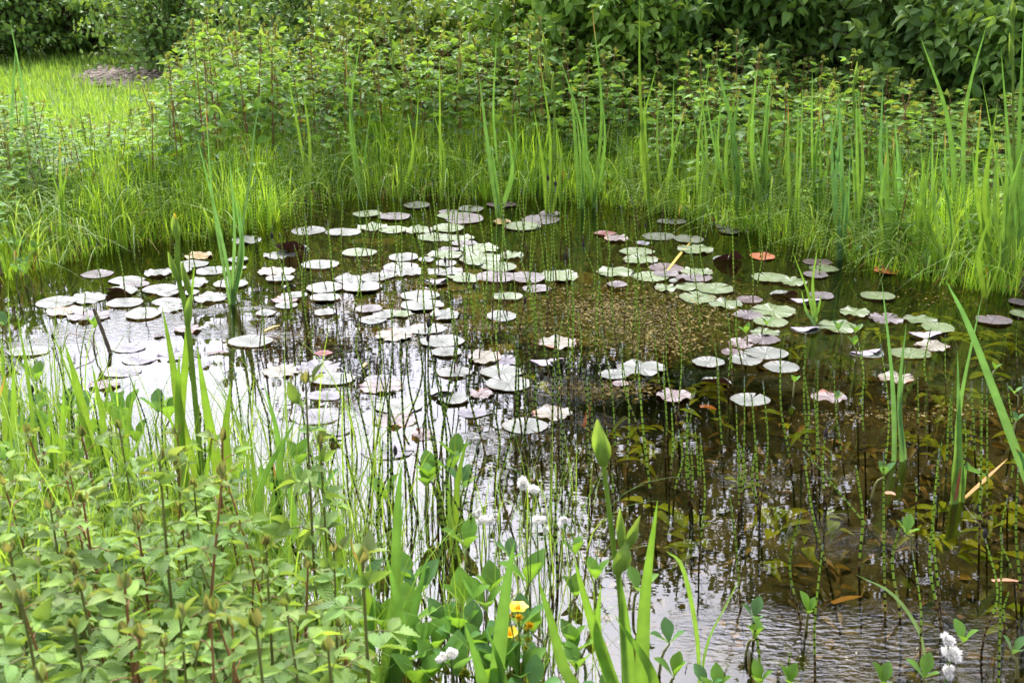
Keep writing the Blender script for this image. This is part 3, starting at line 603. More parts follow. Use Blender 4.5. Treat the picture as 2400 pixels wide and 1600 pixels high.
FARI=[((1968,608),[(1964,200),(1947,262),(1971,269),(1993,343),(1955,340)],.03,'tall reed clump standing in shaded water left of the thick clump'),
((2098,600),[(2069,197),(2098,282),(2110,350),(2080,330)],.03,'tall straight reed clump next left of the thick reed clump'),
((2156,640),[(2166,360),(2203,316),(2134,408),(2132,547),(2175,430),(2150,400)],.034,'thick reed clump with closely packed stems at the water edge'),
((2250,600),[[(2225,300),(2156,82)],[(2260,280),(2314,51)],(2215,300),(2280,350)],.036,'tall reed with two long blades spread against the dark shrub'),
((2330,665),[(2300,177),(2338,241),(2300,238),(2360,330),(2320,300)],.032,'reed clump with many upright blades near the right edge'),
((2390,650),[(2400,41),(2375,258),(2345,105),(2420,200)],.032,'reed at the right picture edge with an iris flower stalk'),
((2314,695),[(2330,486),(2345,540)],.03,'short reed blades in front at the right shore'),
((1735,530),[(1678,136),(1683,170),(1705,211),(1651,200),(1736,184)],.028,'iris clump of straight blades below the hole in the shrub'),
((1820,525),[(1773,163),(1840,300),(1800,330)],.026,'iris blades leaning leftwards beside the straight clump'),
((1390,490),[(1387,15),(1410,200),(1370,220)],.03,'iris with one very tall blade in front of the dark shrub'),
((1525,500),[(1498,-10),(1540,150),(1510,220)],.03,'iris with a tall blade reaching the top edge'),
((1360,490),[(1310,129),(1337,177),(1350,260)],.03,'iris clump just right of the yellow-tipped bud'),
((1290,500),[(1262,122),(1250,250),(1300,270)],.03,'iris carrying the yellow-tipped bud'),
((1170,510),[(1123,177),(1190,300),(1150,330)],.034,'broad iris blades at the middle of the far bank'),
((1035,470),[(1030,133),(1015,260)],.028,'lone iris blade in the green undergrowth'),
((845,470),[(848,71),(807,119),(870,250)],.026,'iris blades left of the wavy flower stalk'),
((940,470),[(982,200),(955,260)],.024,'iris with a wavy yellow-green flower stalk'),
((1180,470),[(1164,82),(1205,260)],.024,'thin iris blade behind the broad middle clump'),
((720,480),[(670,156),(707,184)],.024,'two iris blades at the edge of the leafy left bank'),
((40,520),[(22,37),(37,100),(60,210)],.03,'tall grey-green reed at the left picture edge'),
((150,600),[(139,326),(160,380),(120,400)],.028,'pale iris blades in the left bank grass'),
((2022,560),[(2060,350),(2000,390)],.026,'iris with a tall yellow-green stalk before the right shrub')]
FL={12:dict(path=[(1300,265),(1290,180),(1277,110)],buds=[((1280,115),(1273,80),.025,True),((1285,190),(1275,130),.02,False),((1292,230),(1298,170),.018,False)],r=.006),
    16:dict(path=[(939,340),(943,238),(922,160),(914,68)],buds=[((921,165),(922,120),.022,False),((942,190),(918,150),.022,False),((915,95),(914,60),.02,False)],r=.007),
    5:dict(path=[(2378,400),(2375,272),(2374,20)],buds=[((2374,45),(2374,0),.03,True),((2372,150),(2366,80),.025,False)],r=.007),
    21:dict(path=[(2022,476),(2010,340),(2000,220),(2008,175)],buds=[((2004,200),(2009,146),.024,False)],r=.007)}
for i,(b,tips,wd,lab) in enumerate(FARI):
    c=(BB0,BB1) if i in(0,1,19) else ((BL0,BL1) if i%2 else (BY0,BY1))
    fan(lab,'reed' if 'reed' in lab else 'iris',b,tips,wd,*c,group='tall blade plants along the far bank',rng=rng,name='iris_clump' if 'iris' in lab else 'reed_clump',flower=[FL[i]] if i in FL else None,curv=.04)

rr=np.random.default_rng(99)
for i in range(12):
    x=1560+i*74+rr.uniform(-18,18); y=np.interp(x,[1500,1700,1900,2100,2400],[485,525,580,620,675])+rr.uniform(-25,15)
    tips=[(x+rr.normal(0,28),y-rr.uniform(190,400)) for _ in range(rr.integers(3,7))]
    where=['by the red lily pads','behind the orange lily pad','left of the thick reed clump','right of the thick reed clump','at the right shore'][min(4,i//3)]
    fan(f"fresh green reed clump among the bank grass {where}",'reed',(x,y),tips,.026,BY0,BL1,group='reed clumps in the right bank grass',rng=rng,name='reed_clump',curv=.03)
for i,(bx,by,tl) in enumerate([(40,1210,[(12,880),(50,930),(80,1000)]),(160,1230,[(150,905),(185,960),(120,1010)]),(300,1230,[(318,890),(285,960),(340,1000)]),(390,1290,[(380,930),(410,990),(352,1040)]),(600,1330,[(585,1000),(610,1080)]),(760,1420,[(750,1120),(790,1190),(730,1200)]),(20,1100,[(4,790),(30,850)])]):
    fan(f"yellow-green iris blades in the left near thicket",'iris',(bx,by),tl,.03,BY0,BY1,group='iris blades of the left near thicket',rng=rng)

# ------------------------------------------------------------------ bogbean plants
def bogbean(h,s,rng,lean=(0,0),col_=(.13,.27,.035)):
    root=empty('bogbean'); g=Geo(); top=np.array([lean[0],lean[1],h])
    tube(g,spline([(0,0,-.15),(lean[0]*.3,lean[1]*.3,h*.5),top],8),np.linspace(.004,.0025,8),6,(.16,.16,.05)); obj('stalk',g.mesh('stalk',M['stem']),root)
    a0=rng.uniform(0,2*PI)
    for k in range(3):
        a=a0+k*2*PI/3+rng.normal(0,.2); el=rng.uniform(.75,1.25); Y=np.array([math.cos(a)*math.cos(el),math.sin(a)*math.cos(el),math.sin(el)])
        g=Geo(); L=s*rng.uniform(.85,1.15); scatter(g,T_OB,[top],Y,(-math.cos(a)*.6,-math.sin(a)*.6,1),L,L*.52,np.array(col_)*rng.uniform(.85,1.2))
        obj('leaflet',g.mesh('leaflet',M['blade']),root)
    return root
rng=np.random.default_rng(31)
BB=[]
def bbl(r,s,dpx,size):
    for it in s.split(';'):
        x,y=[float(v) for v in it.split(',')]; X,Y=Z(r,x,y); BB.append((X,Y,dpx,size))
bbl('C5','720,1180;560,1150;500,850;600,900;900,620;1000,1080;980,1230;1090,900;1260,830;1110,1380;640,1330;500,1350;800,1480;660,1500;820,1250;1000,1480;1200,1500;850,1050;1180,1150;400,1450;300,1200;200,850;230,1120;1040,1550;760,1330;910,1380;560,1560;1350,1560',95,.085)
bbl('C5','1640,680;1560,990;1370,1450;1600,1480;1530,1280;2170,1350;1750,800;1700,1350;1150,680;2000,900;1440,1250;1800,1560;2250,1500',60,.06)
bbl('R5','370,500;820,820;1040,800;1190,840;1430,800;1510,860;640,900;720,760;500,980;900,1000;350,760;1100,960;1000,1250;250,1000;760,1300;600,1250;150,760;1300,1100;1550,1300;120,1200;1900,1150;1750,1350;2150,1500',80,.08)
bbl('R6','1830,1200;1800,1350;60,1480;500,1280;1700,1420;1870,1480;350,1500;150,1540;640,1480;1560,1520;1230,1540',80,.08)
bbl('C6','1285,150;1590,520;420,1230;490,1140;850,1060;1680,1540;2310,1400;1845,1270;560,1560;150,1560;260,1590;760,1590;2380,1560;1350,1590',50,.05)
bbl('R8','230,560;640,680;2040,430;2310,650;2250,900',28,.035)
bbl('R4','775,1250;820,1390;690,1250;1590,560;950,290;810,500',30,.045)
bbl('R3','2280,1160;2165,1260',28,.04)
bbl('R1','210,470;370,500;320,690;70,1180;860,1220;160,700;240,640',50,.06)
pro=None
for i,(x,y,d,s) in enumerate(BB):
    b=W(x,y+d); zd=b[1]*CP+CAM_H*SP; h=d*zd/F/CP*.95
    o=bogbean(h,s,rng,(rng.normal(0,.015),rng.normal(0,.015)),(.13,.27,.035) if i%3 else (.10,.22,.06)); o.location=b
    px,py=x,y
    zone='by the yellow flowers' if (px>850 and px<1400 and py>1200) else 'standing in open brown water' if px>1400 and py>600 else 'at the edge of the grassy far bank' if py<760 else 'among the near horsetails and iris leaves'
    tag(o,f"{'small' if s<.055 else 'lush'} bogbean with oval leaflets {zone}",'water plant','bogbean plants')

# ------------------------------------------------------------------ red-stemmed leafy plants
def leafy(rng,h,nn,ls,T,near=False,top=(.22,.16,.08)):
    st=Geo(); fo=Geo(); lx,ly=rng.normal(0,.07,2)*h
    path=spline([(0,0,-.03),(lx*.3,ly*.3,h*.5),(lx,ly,h)],9); sc_=(.24,.11,.05) if rng.random()<.7 else (.14,.14,.04)
    tube(st,path,np.linspace(.0040,.0018,9)*(1.0 if near else 1.1),5,sc_)
    az=rng.uniform(0,2*PI); pos=[];Y=[];up=[];ln=[];C=[]
    for k in range(nn):
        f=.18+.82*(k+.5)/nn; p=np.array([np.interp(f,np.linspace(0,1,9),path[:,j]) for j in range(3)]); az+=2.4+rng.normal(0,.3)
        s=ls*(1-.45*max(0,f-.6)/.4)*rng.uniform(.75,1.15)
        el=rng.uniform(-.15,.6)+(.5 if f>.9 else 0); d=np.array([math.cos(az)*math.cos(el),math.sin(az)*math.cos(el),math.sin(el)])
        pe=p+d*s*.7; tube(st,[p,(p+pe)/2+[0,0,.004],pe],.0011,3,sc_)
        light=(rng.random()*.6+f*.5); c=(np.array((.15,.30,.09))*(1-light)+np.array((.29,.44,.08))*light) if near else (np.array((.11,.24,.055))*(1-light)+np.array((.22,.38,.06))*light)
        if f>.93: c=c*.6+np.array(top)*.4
        side=np.cross(d,[0,0,1]); side/=np.linalg.norm(side)
        for (dr,sz) in [(d+[0,0,-.15],1.0),(d*.55+side*.85,.82),(d*.55-side*.85,.82)]+([(d*-.1+side,.6),(d*-.1-side,.6)] if rng.random()<.5 else []):
            pos.append(pe-d*(0 if sz>.7 else s*.35)); Y.append(dr+rng.normal(0,.12,3)); up.append(np.array([0,0,1.])+rng.normal(0,.5,3)); ln.append(s*sz); C.append(c*rng.uniform(.6,1.2) if rng.random()>.025 else np.array((.26,.30,.05)))
    tp=path[-1]
    for k in range(5):
        a=rng.uniform(0,2*PI); pos.append(tp); Y.append((math.cos(a)*.5,math.sin(a)*.5,1)); up.append((math.cos(a),math.sin(a),.2)); ln.append(ls*.4); C.append(np.array(top)*rng.uniform(.8,1.4) if k<3 else np.array((.2,.28,.07)))
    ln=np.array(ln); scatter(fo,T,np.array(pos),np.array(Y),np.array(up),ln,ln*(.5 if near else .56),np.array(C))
    return st,fo
rng=np.random.default_rng(41)
# near ones
near_p=[]
for k in range(10):
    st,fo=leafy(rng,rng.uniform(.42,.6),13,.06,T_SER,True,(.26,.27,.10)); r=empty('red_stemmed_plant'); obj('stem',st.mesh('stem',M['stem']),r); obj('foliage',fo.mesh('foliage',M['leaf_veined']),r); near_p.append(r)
spots=[]
# (tip px, tip height above water) hand placed tall ones then a fill
def tipspot(px,py,h): 
    c=W(px,py,h); return c[0],c[1],h
for px,py,h in [(715,1075,.52),(480,990,.50),(390,1010,.46),(215,1000,.44),(20,960,.5),(120,1010,.46),(300,1060,.46),(560,1150,.42),(620,1230,.42),(420,1190,.46),(760,1180,.40),(40,1100,.46),(180,1120,.46),(690,1300,.42),(540,1290,.46),(320,1210,.48),(130,1240,.5),(230,1330,.5),(440,1330,.5),(620,1380,.46),(780,1420,.40),(340,1440,.5),(110,1420,.52),(520,1480,.5),(710,1520,.46),(230,1530,.52),(30,1340,.5),(830,1480,.38),(640,1600,.5),(430,1600,.52),(100,1600,.52)]:
    spots.append(tipspot(px,py,h))
tries=0
while len(spots)<88 and tries<6000:
    tries+=1
    x=rng.uniform(-60,860); y=rng.uniform(1080,1900); h=rng.uniform(.26,.58)
    if y<1130+max(0,x-450)*.75: continue
    c=W(x,y,h)
    if c[1]<1.15 or any((c[0]-s[0])**2+(c[1]-s[1])**2<.0028 for s in spots): continue
    spots.append((c[0],c[1],h))
for i,(x,y,h) in enumerate(spots):
    o=near_p[i%10] if i<10 else copy_tree(near_p[i%10])
    o.location=(x,y,max(g1(x,y),-.12)); hh=.51; o.rotation_euler=(0,0,rng.uniform(0,6.28)); h=h*(1.1 if i<31 else rng.uniform(.9,1.2)); sc_=(h-o.location.z)/hh; w_=rng.uniform(.75,1.25); o.scale=(w_,w_,sc_)
    lab=['tall red-stemmed plant with brownish bud tuft rising highest over the sky reflection','red-stemmed plant with pale tuft in front of the budding iris','red-stemmed leafy plant with a bent tip just left of the budding iris'][i] if i<3 else ('red-stemmed plant with serrated green leaves in the near left corner' if i>30 else 'red-stemmed plant topping the leafy near-shore thicket')
    tag(o,lab,'leafy plant','red-stemmed plants crowding the near shore')
# far bank ones
far_p=[]
for k in range(9):
    st,fo=leafy(rng,rng.uniform(.62,.78),16,.082,T_OV,top=(.22,.22,.07)); r=empty('leafy_plant'); far_p.append((r,st,fo))
def topline(x):           # photograph row the undergrowth reaches at column x
    return np.interp(x,[-100,0,150,330,400,560,700,800,950,1100,1300,1500,1700,1900,2050,2200,2500],[165,205,262,262,110,40,45,70,25,40,60,140,110,140,180,230,260])
fs=[]; tries=0
while len(fs)<660 and tries<30000:
    tries+=1
    Y=6.0+rng.random()**1.2*4.9; px=rng.uniform(-120,2520); p=PD(px,300,Y); x=p[0]; sd=sdist([(x,Y)])[0]
    if sd<.35: continue
    zt=PD(px,topline(px)+rng.uniform(0,110)*(1 if rng.random()<.8 else -.2),Y)[2]; gq=g1(x,Y)
    if px<430 and Y>9.2+ (px<330)*-.9: continue
    h=min(zt-gq,.95)
    if h<.34:
        if sd>1.0: continue
        h=rng.uniform(.34,.5)
    if any((x-s[0])**2+(Y-s[1])**2<.014 for s in fs): continue
    fs.append((x,Y,gq,h,px))
k=0
while k<75:
    Y=rng.uniform(4.8,7.6); px=rng.uniform(-50,2450); x=PD(px,450,Y)[0]; sd=sdist([(x,Y)])[0]
    if not(.05<sd<.95) or rng.random()>(.7 if px<200 or px>1550 else .12): continue
    fs.append((x,Y,g1(x,Y),rng.uniform(.22,.46),px)); k+=1
fs.sort(key=lambda s:s[1]); vis=fs[:300]; back=fs[300:]
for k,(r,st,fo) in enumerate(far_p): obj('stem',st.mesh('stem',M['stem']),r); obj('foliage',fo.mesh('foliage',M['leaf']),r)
for i,(x,y,zg,h,px) in enumerate(vis):
    o=far_p[i][0] if i<9 else copy_tree(far_p[i%9][0])
    s_=h/.72; o.location=(x,y,zg); o.scale=(.9+.15*s_,.9+.15*s_,s_); o.rotation_euler=(0,0,rng.uniform(0,6.28))
    zone='on the left bank before the gravel patch' if px<400 else 'left of the wavy iris stalk' if px<900 else 'at the middle of the far bank' if px<1500 else 'below the dark shrub on the right bank'
    tag(o,f"leafy green plant with reddish stem {zone}",'leafy plant','leafy plants of the far bank')
g1s=Geo(); g2s=Geo()
for i,(x,y,zg,h,px) in enumerate(back):
    r,st,fo=far_p[i%9]; a=rng.uniform(0,6.28); s_=h/.72; q=.95+.1*s_
    Mx=np.array([[math.cos(a)*q,-math.sin(a)*q,0,x],[math.sin(a)*q,math.cos(a)*q,0,y],[0,0,s_,zg]]); tn=rng.uniform(.8,1.15)
    g1s.merge(st,Mx); g2s.merge(fo,Mx,tn)
r=empty('undergrowth'); tag(r,'mass of leafy green plants behind the front of the far bank','undergrowth',kind='stuff')
obj('stems',g1s.mesh('undergrowth_stems',M['stem']),r); obj('foliage',g2s.mesh('undergrowth_foliage',M['leaf']),r)

# ------------------------------------------------------------------ grasses
rng=np.random.default_rng(51)
def field(n,cond,ylo,yhi,xlo=-40,xhi=2440):
    px=rng.uniform(xlo,xhi,n*3); Y=rng.uniform(ylo,yhi,n*3)
    d=ray(0,0); X=(px-1200)/F*Y/ (CP+ (800-350)/F*SP); P=np.column_stack([X,Y]); s=sdist(P); ok=cond(P,s,px); P=P[ok][:n]; return np.column_stack([P,np.maximum(gz(P),-.05)]),px[ok][:n]
g=Geo()
# sedge belt along the shore, clumped
def clumped(P,s,px):
    nz=np.sin(P[:,0]*9)*np.sin(P[:,1]*8+1)+rng.normal(0,.6,len(P)); return (s>-.12)&(s<.85)&(nz>-.55)
b,px=field(23000,clumped,4.7,8.2); n=len(b); h=rng.uniform(.24,.50,n)*np.where(sdist(b[:,:2])<.08,.75,1)*(.75+.4*np.sin(b[:,0]*2.3+1)*np.sin(b[:,0]*5.1+b[:,1]*2))
grassfield(g,b,h,rng.uniform(.004,.0085,n),rng.gamma(2,.16,n),mixc((.34,.50,.05),(.18,.37,.04),n)*(.92+.36*np.clip(.5+.5*np.sin(b[:,0:1]*3.1+np.sin(b[:,1:2]*4)*1.5)+rng.normal(0,.15,(n,1)),0,1)),S=5)
b,px=field(3600,clumped,4.7,8.2); n=len(b); grassfield(g,b,rng.uniform(.3,.52,n),rng.uniform(.005,.010,n),rng.uniform(.4,1.5,n),mixc((.24,.34,.10),(.2,.36,.06),n),S=8,droop=.55)
b,px=field(1400,clumped,4.7,8.2); n=len(b); grassfield(g,b,rng.uniform(.08,.3,n),rng.uniform(.003,.007,n),rng.uniform(.6,2,n),mixc((.34,.26,.10),(.35,.15,.04),n),S=6,droop=.4)
tag(obj('sedge_grass',g.mesh('sedge_grass',M['grass'])),'bright yellow-green sedge and grass fringing the far shore','grass',kind='stuff')
# far meadow / lawn behind
g=Geo()
b,px=field(26000,lambda P,s,px:(s>.5)&((px<520)|(rng.random(len(P))<.35)),7.5,15); kp=np.array([((proj(q)[0]-290)/120)**2+((proj(q)[1]-186)/28)**2>.6+.7*rng.random() for q in b]); b=b[kp]; n=len(b); grassfield(g,b,rng.uniform(.06,.20,n),rng.uniform(.006,.012,n),rng.gamma(2,.2,n),mixc((.28,.42,.08),(.17,.34,.05),n),S=3)
b,px=field(9000,lambda P,s,px:(s>.5),15,30,-400,2800); n=len(b); grassfield(g,b,rng.uniform(.08,.16,n),rng.uniform(.015,.03,n),rng.gamma(2,.2,n),mixc((.28,.44,.04),(.2,.36,.03),n),S=2)
gp=W(290,188,.12)
for k in range(len(g.V)): pass
tag(obj('meadow_grass',g.mesh('meadow_grass',M['grass'])),'light green meadow grass behind the left bank plants','grass',kind='stuff')
# near-shore fine grass and rush stems among foreground plants
g=Geo(); 
px=rng.uniform(-40,1400,5600); py=rng.uniform(880,1700,5600); B=np.array([W(a,b_) for a,b_ in zip(px,py)])
keep=((px<650)&(py>880+px*.45)|((px<900)&(py>1050)&(rng.random(len(px))<.6))|((py>1150)&(rng.random(len(px))<.3))); B=B[keep]; n=len(B); B[:,2]=np.maximum(gz(B[:,:2]),-.05)
TB=B[(B[:,0]<-.25)&(rng.random(n)<.16)]; grassfield(g,TB,rng.uniform(.38,.62,len(TB)),rng.uniform(.003,.006,len(TB)),rng.uniform(.1,.7,len(TB)),mixc((.26,.40,.06),(.16,.30,.05),len(TB)),S=8)
grassfield(g,B,rng.uniform(.12,.42,n),rng.uniform(.0015,.0042,n),rng.gamma(2,.22,n),mixc((.24,.38,.05),(.10,.22,.04),n),S=6)
tag(obj('shore_grass',g.mesh('shore_grass',M['grass'])),'thin dark green grass blades tangled in the near shallows','grass',kind='stuff')
# rush panicles on the left bank
g=Geo(); b,px=field(170,lambda P,s,px:(s>.0)&(s<.9)&((px<620)|(rng.random(len(P))<.35)),4.7,8)
for q in b:
    h=rng.uniform(.32,.52); t=q+[rng.normal(0,.04),rng.normal(0,.04),h]; tube(g,spline([q,(q+t)/2+rng.normal(0,.01,3),t],5),.0012,3,(.12,.2,.05))
    n=26; d=nrm(rng.normal(0,1,(n,3))+[0,0,.5]); scatter(g,T_DIA,t+d*rng.uniform(.005,.04,(n,1)),d,rng.normal(0,1,(n,3)),rng.uniform(.006,.012,n),.004*np.ones(n),mixc((.30,.24,.10),(.2,.25,.08),n))
tag(obj('rush_flowers',g.mesh('rush_flowers',M['dead'])),'feathery brownish rush flower heads over the bank grass','rushes',kind='stuff')

# ------------------------------------------------------------------ shrubs
def shrub(rng,R,H,nt,leaf,c0,c1,flowers=0,droop=.0,front=True):
    br=Geo(); fo=Geo(); fl=Geo(); pos=[];Y=[];up=[];ln=[];C=[]
    for k in range(nt):
        a=rng.uniform(0,2*PI) if not front else (rng.uniform(PI,2*PI) if rng.random()<.72 else rng.uniform(0,PI)); rr=R*rng.uniform(.2,1.0)**.6; hh=H*rng.uniform(.12,1.0)*(1-.25*(rr/R)**2)
        e=np.array([math.cos(a)*rr,math.sin(a)*rr,hh]); b0=np.array([math.cos(a)*rr*.15*rng.random(),math.sin(a)*rr*.15,0])
        m=np.array([e[0]*.45,e[1]*.45,hh*.75]); path=spline([b0,m,e],16); tube(br,path,np.linspace(.009,.0018,16),4,(.10,.045,.03))
        T=nrm(np.gradient(path,axis=0)); nd=rng.integers(9,14); fs_=np.linspace(.42,1,nd)
        az=rng.uniform(0,PI)
        for j,f in enumerate(fs_):
            p=np.array([np.interp(f,np.linspace(0,1,16),path[:,q]) for q in range(3)]); t=T[min(15,int(f*15))]; az+=PI/2
            s1=nrm(np.cross(t,[.1,.2,1])); s2=np.cross(t,s1); s=s1*math.cos(az)+s2*math.sin(az)
            for sg in (-1,1):
                d=s*sg+t*rng.uniform(.2,.8)+rng.normal(0,.28,3)+[0,0,-.05]; L=leaf*rng.uniform(.65,1.1)*(1-.35*(f>.95))
                pos.append(p+s*sg*.008); Y.append(d); up.append(np.array([0,-.35,1.])+rng.normal(0,.5,3)); ln.append(L)
                q=rng.random()*.75+.35*f*rng.random(); C.append((np.array(c0)*(1-q)+np.array(c1)*q)*rng.uniform(.85,1.15))
        if rng.random()<flowers: 
            n=60; d=nrm(rng.normal(0,1,(n,3))+[0,0,.8]); scatter(fl,T_DIA,e+d*[.022,.022,.010],d,rng.normal(0,1,(n,3)),.008*np.ones(n),.006*np.ones(n),np.tile((.7,.68,.6),(n,1)))
    ln=np.array(ln); scatter(fo,T_SHR,np.array(pos),np.array(Y),np.array(up),ln,ln*.58,np.array(C))
    return br,fo,fl
rng=np.random.default_rng(61)
def put_shrub(x,y,label,*a,**k):
    br,fo,fl=shrub(rng,*a,**k); r=empty('shrub',(x,y,g1(x,y))); tag(r,label,'shrub','shrubs behind the far bank')
    obj('branches',br.mesh('branches',M['bark']),r); obj('foliage',fo.mesh('foliage',M['shrub']),r)
    if fl.n: obj('blossom',fl.mesh('blossom',M['petal']),r)
DK0,DK1=(.08,.19,.035),(.27,.43,.08)
def XY(px,Y): return float(PD(px,300,Y)[0])
put_shrub(XY(1350,9.0),9.0,'mid green shrub in the middle behind the iris buds',1.1,1.75,300,.105,(.12,.26,.03),(.30,.46,.07))
put_shrub(XY(1640,9.2),9.3,'dark green shrub with scattered white blossom, its lower twigs bare',1.15,2.0,300,.115,DK0,DK1,flowers=.06)
put_shrub(XY(1960,9.6),9.7,'shrub with a see-through gap near the top of the right bank',1.2,2.0,210,.115,DK0,DK1,flowers=.03)
put_shrub(XY(2190,8.4),8.5,'nearest dark dogwood-like shrub with large leaves on red twigs',.95,1.8,300,.125,(.10,.21,.05),(.30,.46,.11))
put_shrub(XY(2420,7.6),7.7,'dark shrub overhanging the right picture edge',.8,1.7,230,.12,DK0,DK1)
put_shrub(XY(1000,9.8),9.9,'light yellow-green bush behind the wavy iris stalk',1.0,1.35,300,.085,(.12,.23,.03),(.28,.40,.06))
put_shrub(XY(760,11),11.2,'dark bush behind the tall left thicket',1.3,1.5,300,.085,DK0,DK1)
put_shrub(XY(480,12.5),12.8,'dark green bush in the distance right of the meadow',1.4,1.7,280,.09,DK0,DK1)
put_shrub(XY(180,14.5),15.0,'dark hedge-like bush behind the meadow',1.7,1.9,330,.09,DK0,DK1)
put_shrub(XY(-80,13.5),14.0,'dark bush at the top left corner',1.5,1.8,280,.09,DK0,DK1)
# dock rosette and broad-leaved herbs near the gravel
def herb(px,py,n,L,wd,T,label,c0,c1,spread=.8):
    p=W(px,py,.12); g=Geo(); r=empty('broad_leaved_herb',(p[0],p[1],g1(p[0],p[1]))); tag(r,label,'herb')
    for k in range(n):
        a=k*2.4; Y=np.array([math.cos(a)*spread,math.sin(a)*spread,rng.uniform(.7,1.3)]); g=Geo(); l=L*rng.uniform(.7,1.1)
        scatter(g,T,[(0,0,.01)],Y,(-Y[0],-Y[1],1),l,wd*l,mixc(c0,c1,1)); obj('leaf',g.mesh('leaf',M['leaf']),r)
herb(300,152,13,.42,.24,T_LA,'rosette of long pale green dock-like leaves beside the gravel patch',(.15,.28,.04),(.2,.33,.05),.55)
herb(200,90,9,.5,.4,T_OB,'upright herb with rounded yellow-green leaves in the meadow',(.2,.33,.04),(.16,.3,.05),.4)
for hx,hy,lb in [(20,118,'the left picture edge'),(75,95,'the tall edge reed'),(120,140,'the leafy left bank'),(245,125,'the gravel patch'),(45,150,'the low left weeds'),(330,120,'the left thicket'),(175,120,'the middle of the meadow')]:
    herb(hx,hy,10,.24,.3,T_LA if hx%2 else T_OV,f'small weed with spreading leaves in the meadow grass by {lb}',(.14,.26,.05),(.22,.34,.08),.7)
herb(140,60,10,.45,.35,T_LA,'pale leafy herb before the dark hedge',(.15,.27,.06),(.2,.33,.06),.6)

# ------------------------------------------------------------------ trees beyond the bank (seen mirrored in the pond)
def tree(x,y,H,R,label,dens,seed,c0=(.04,.09,.02),c1=(.09,.17,.035),leaf=.09,lo=.22,ncl=110,spread=.32,name='tree'):
    rg=np.random.default_rng(seed); tr=Geo(); fo=Geo(); zg=.12
    tube(tr,spline([(0,0,-.2),(rg.normal(0,.1),rg.normal(0,.1),H*.5),(rg.normal(0,.2),rg.normal(0,.2),H*.93)],14),np.linspace(.16,.02,14)*H/7,9,(.1,.08,.06))
    for k in range(ncl):
        a=rg.uniform(0,2*PI); f=lo+(1-lo)*rg.random()**.9; prof=math.sin(PI*min(1,max(.05,(f-lo)/(1-lo)*.88+.1)))**.6
        rr=R*prof*rg.uniform(.35,1.05); c=np.array([math.cos(a)*rr,math.sin(a)*rr,f*H]); b=np.array([0,0,max(.15*H,f*H-rr*.7)])
        tube(tr,spline([b,(b+c)/2+[0,0,rr*.08],c],7),np.linspace(.03,.006,7)*H/7,4,(.08,.06,.045))
        n=int(dens*rg.uniform(.5,1.3)*(1 if f<.70 else .38)); sp=spread*rg.uniform(.6,1.4)
        P=c+rg.normal(0,1,(n,3))*[sp,sp,sp*.55]; Y=rg.normal(0,1,(n,3))+[0,0,-.4]
        scatter(fo,T_OV3,P,Y,rg.normal(0,.6,(n,3))+[0,0,1],rg.uniform(.7,1.2,n)*leaf,rg.uniform(.4,.62,n)*leaf,mixc(c0,c1,n,rg))
        m=3
        for q in range(m):
            e=c+rg.normal(0,sp,3); tube(tr,[c,(c+e)/2,e],[.006,.004,.002],3,(.08,.06,.045))
    r=empty(name,(x,y,zg)); tag(r,label,'tree','trees beyond the far bank'); obj('trunk',tr.mesh('trunk',M['bark']),r); obj('crown',fo.mesh('crown',M['tree']),r)
tree(XY(1600,12.5),12.8,6.1,2.0,'tall broadleaf tree behind the middle shrubs, mirrored as lace in the water',150,1,spread=.34,ncl=120,leaf=.12)
tree(XY(2150,12),12.5,7.4,2.8,'tallest dense broadleaf tree behind the right shrubs',200,2,ncl=170,leaf=.13)
tree(XY(2800,12),12.0,7.6,2.8,'dense broadleaf tree past the right picture edge',190,3,ncl=150,leaf=.13)
tree(XY(1860,17),17.5,7.6,2.6,'tall tree far behind the gap in the shrubs',150,4,ncl=110)
tree(XY(705,15),15.0,5.4,.75,'slender dark reddish tree mirrored as a thin column',110,5,c0=(.05,.03,.025),c1=(.09,.05,.03),ncl=45,spread=.2)
tree(XY(1000,19),19.9,5.9,1.8,'small airy tree far behind the middle of the bank',110,6,ncl=80)
tree(XY(1240,12.6),12.7,5.5,1.3,'slim airy tree mirrored as loose leaf lace behind the cotton tufts',75,10,ncl=60,leaf=.12,spread=.34)
tree(XY(830,18.5),19.0,6.1,1.9,'brownish broadleaf tree mirrored behind the pad raft',110,11,c0=(.06,.06,.02),c1=(.10,.12,.03),ncl=90)
tree(XY(600,19),19.6,5.6,1.6,'bushy tree mirrored behind the blue-green reed',110,12,ncl=70)
tree(XY(300,18),18.5,4.6,2.4,'low spreading tree behind the meadow',160,7,ncl=90)
tree(XY(-200,17),17,5.0,2.4,'bushy tree beyond the top left corner',160,8,ncl=90)
tree(XY(1250,20),21,6.5,2.2,'thin light green tree beyond the middle bank',100,9,ncl=80)

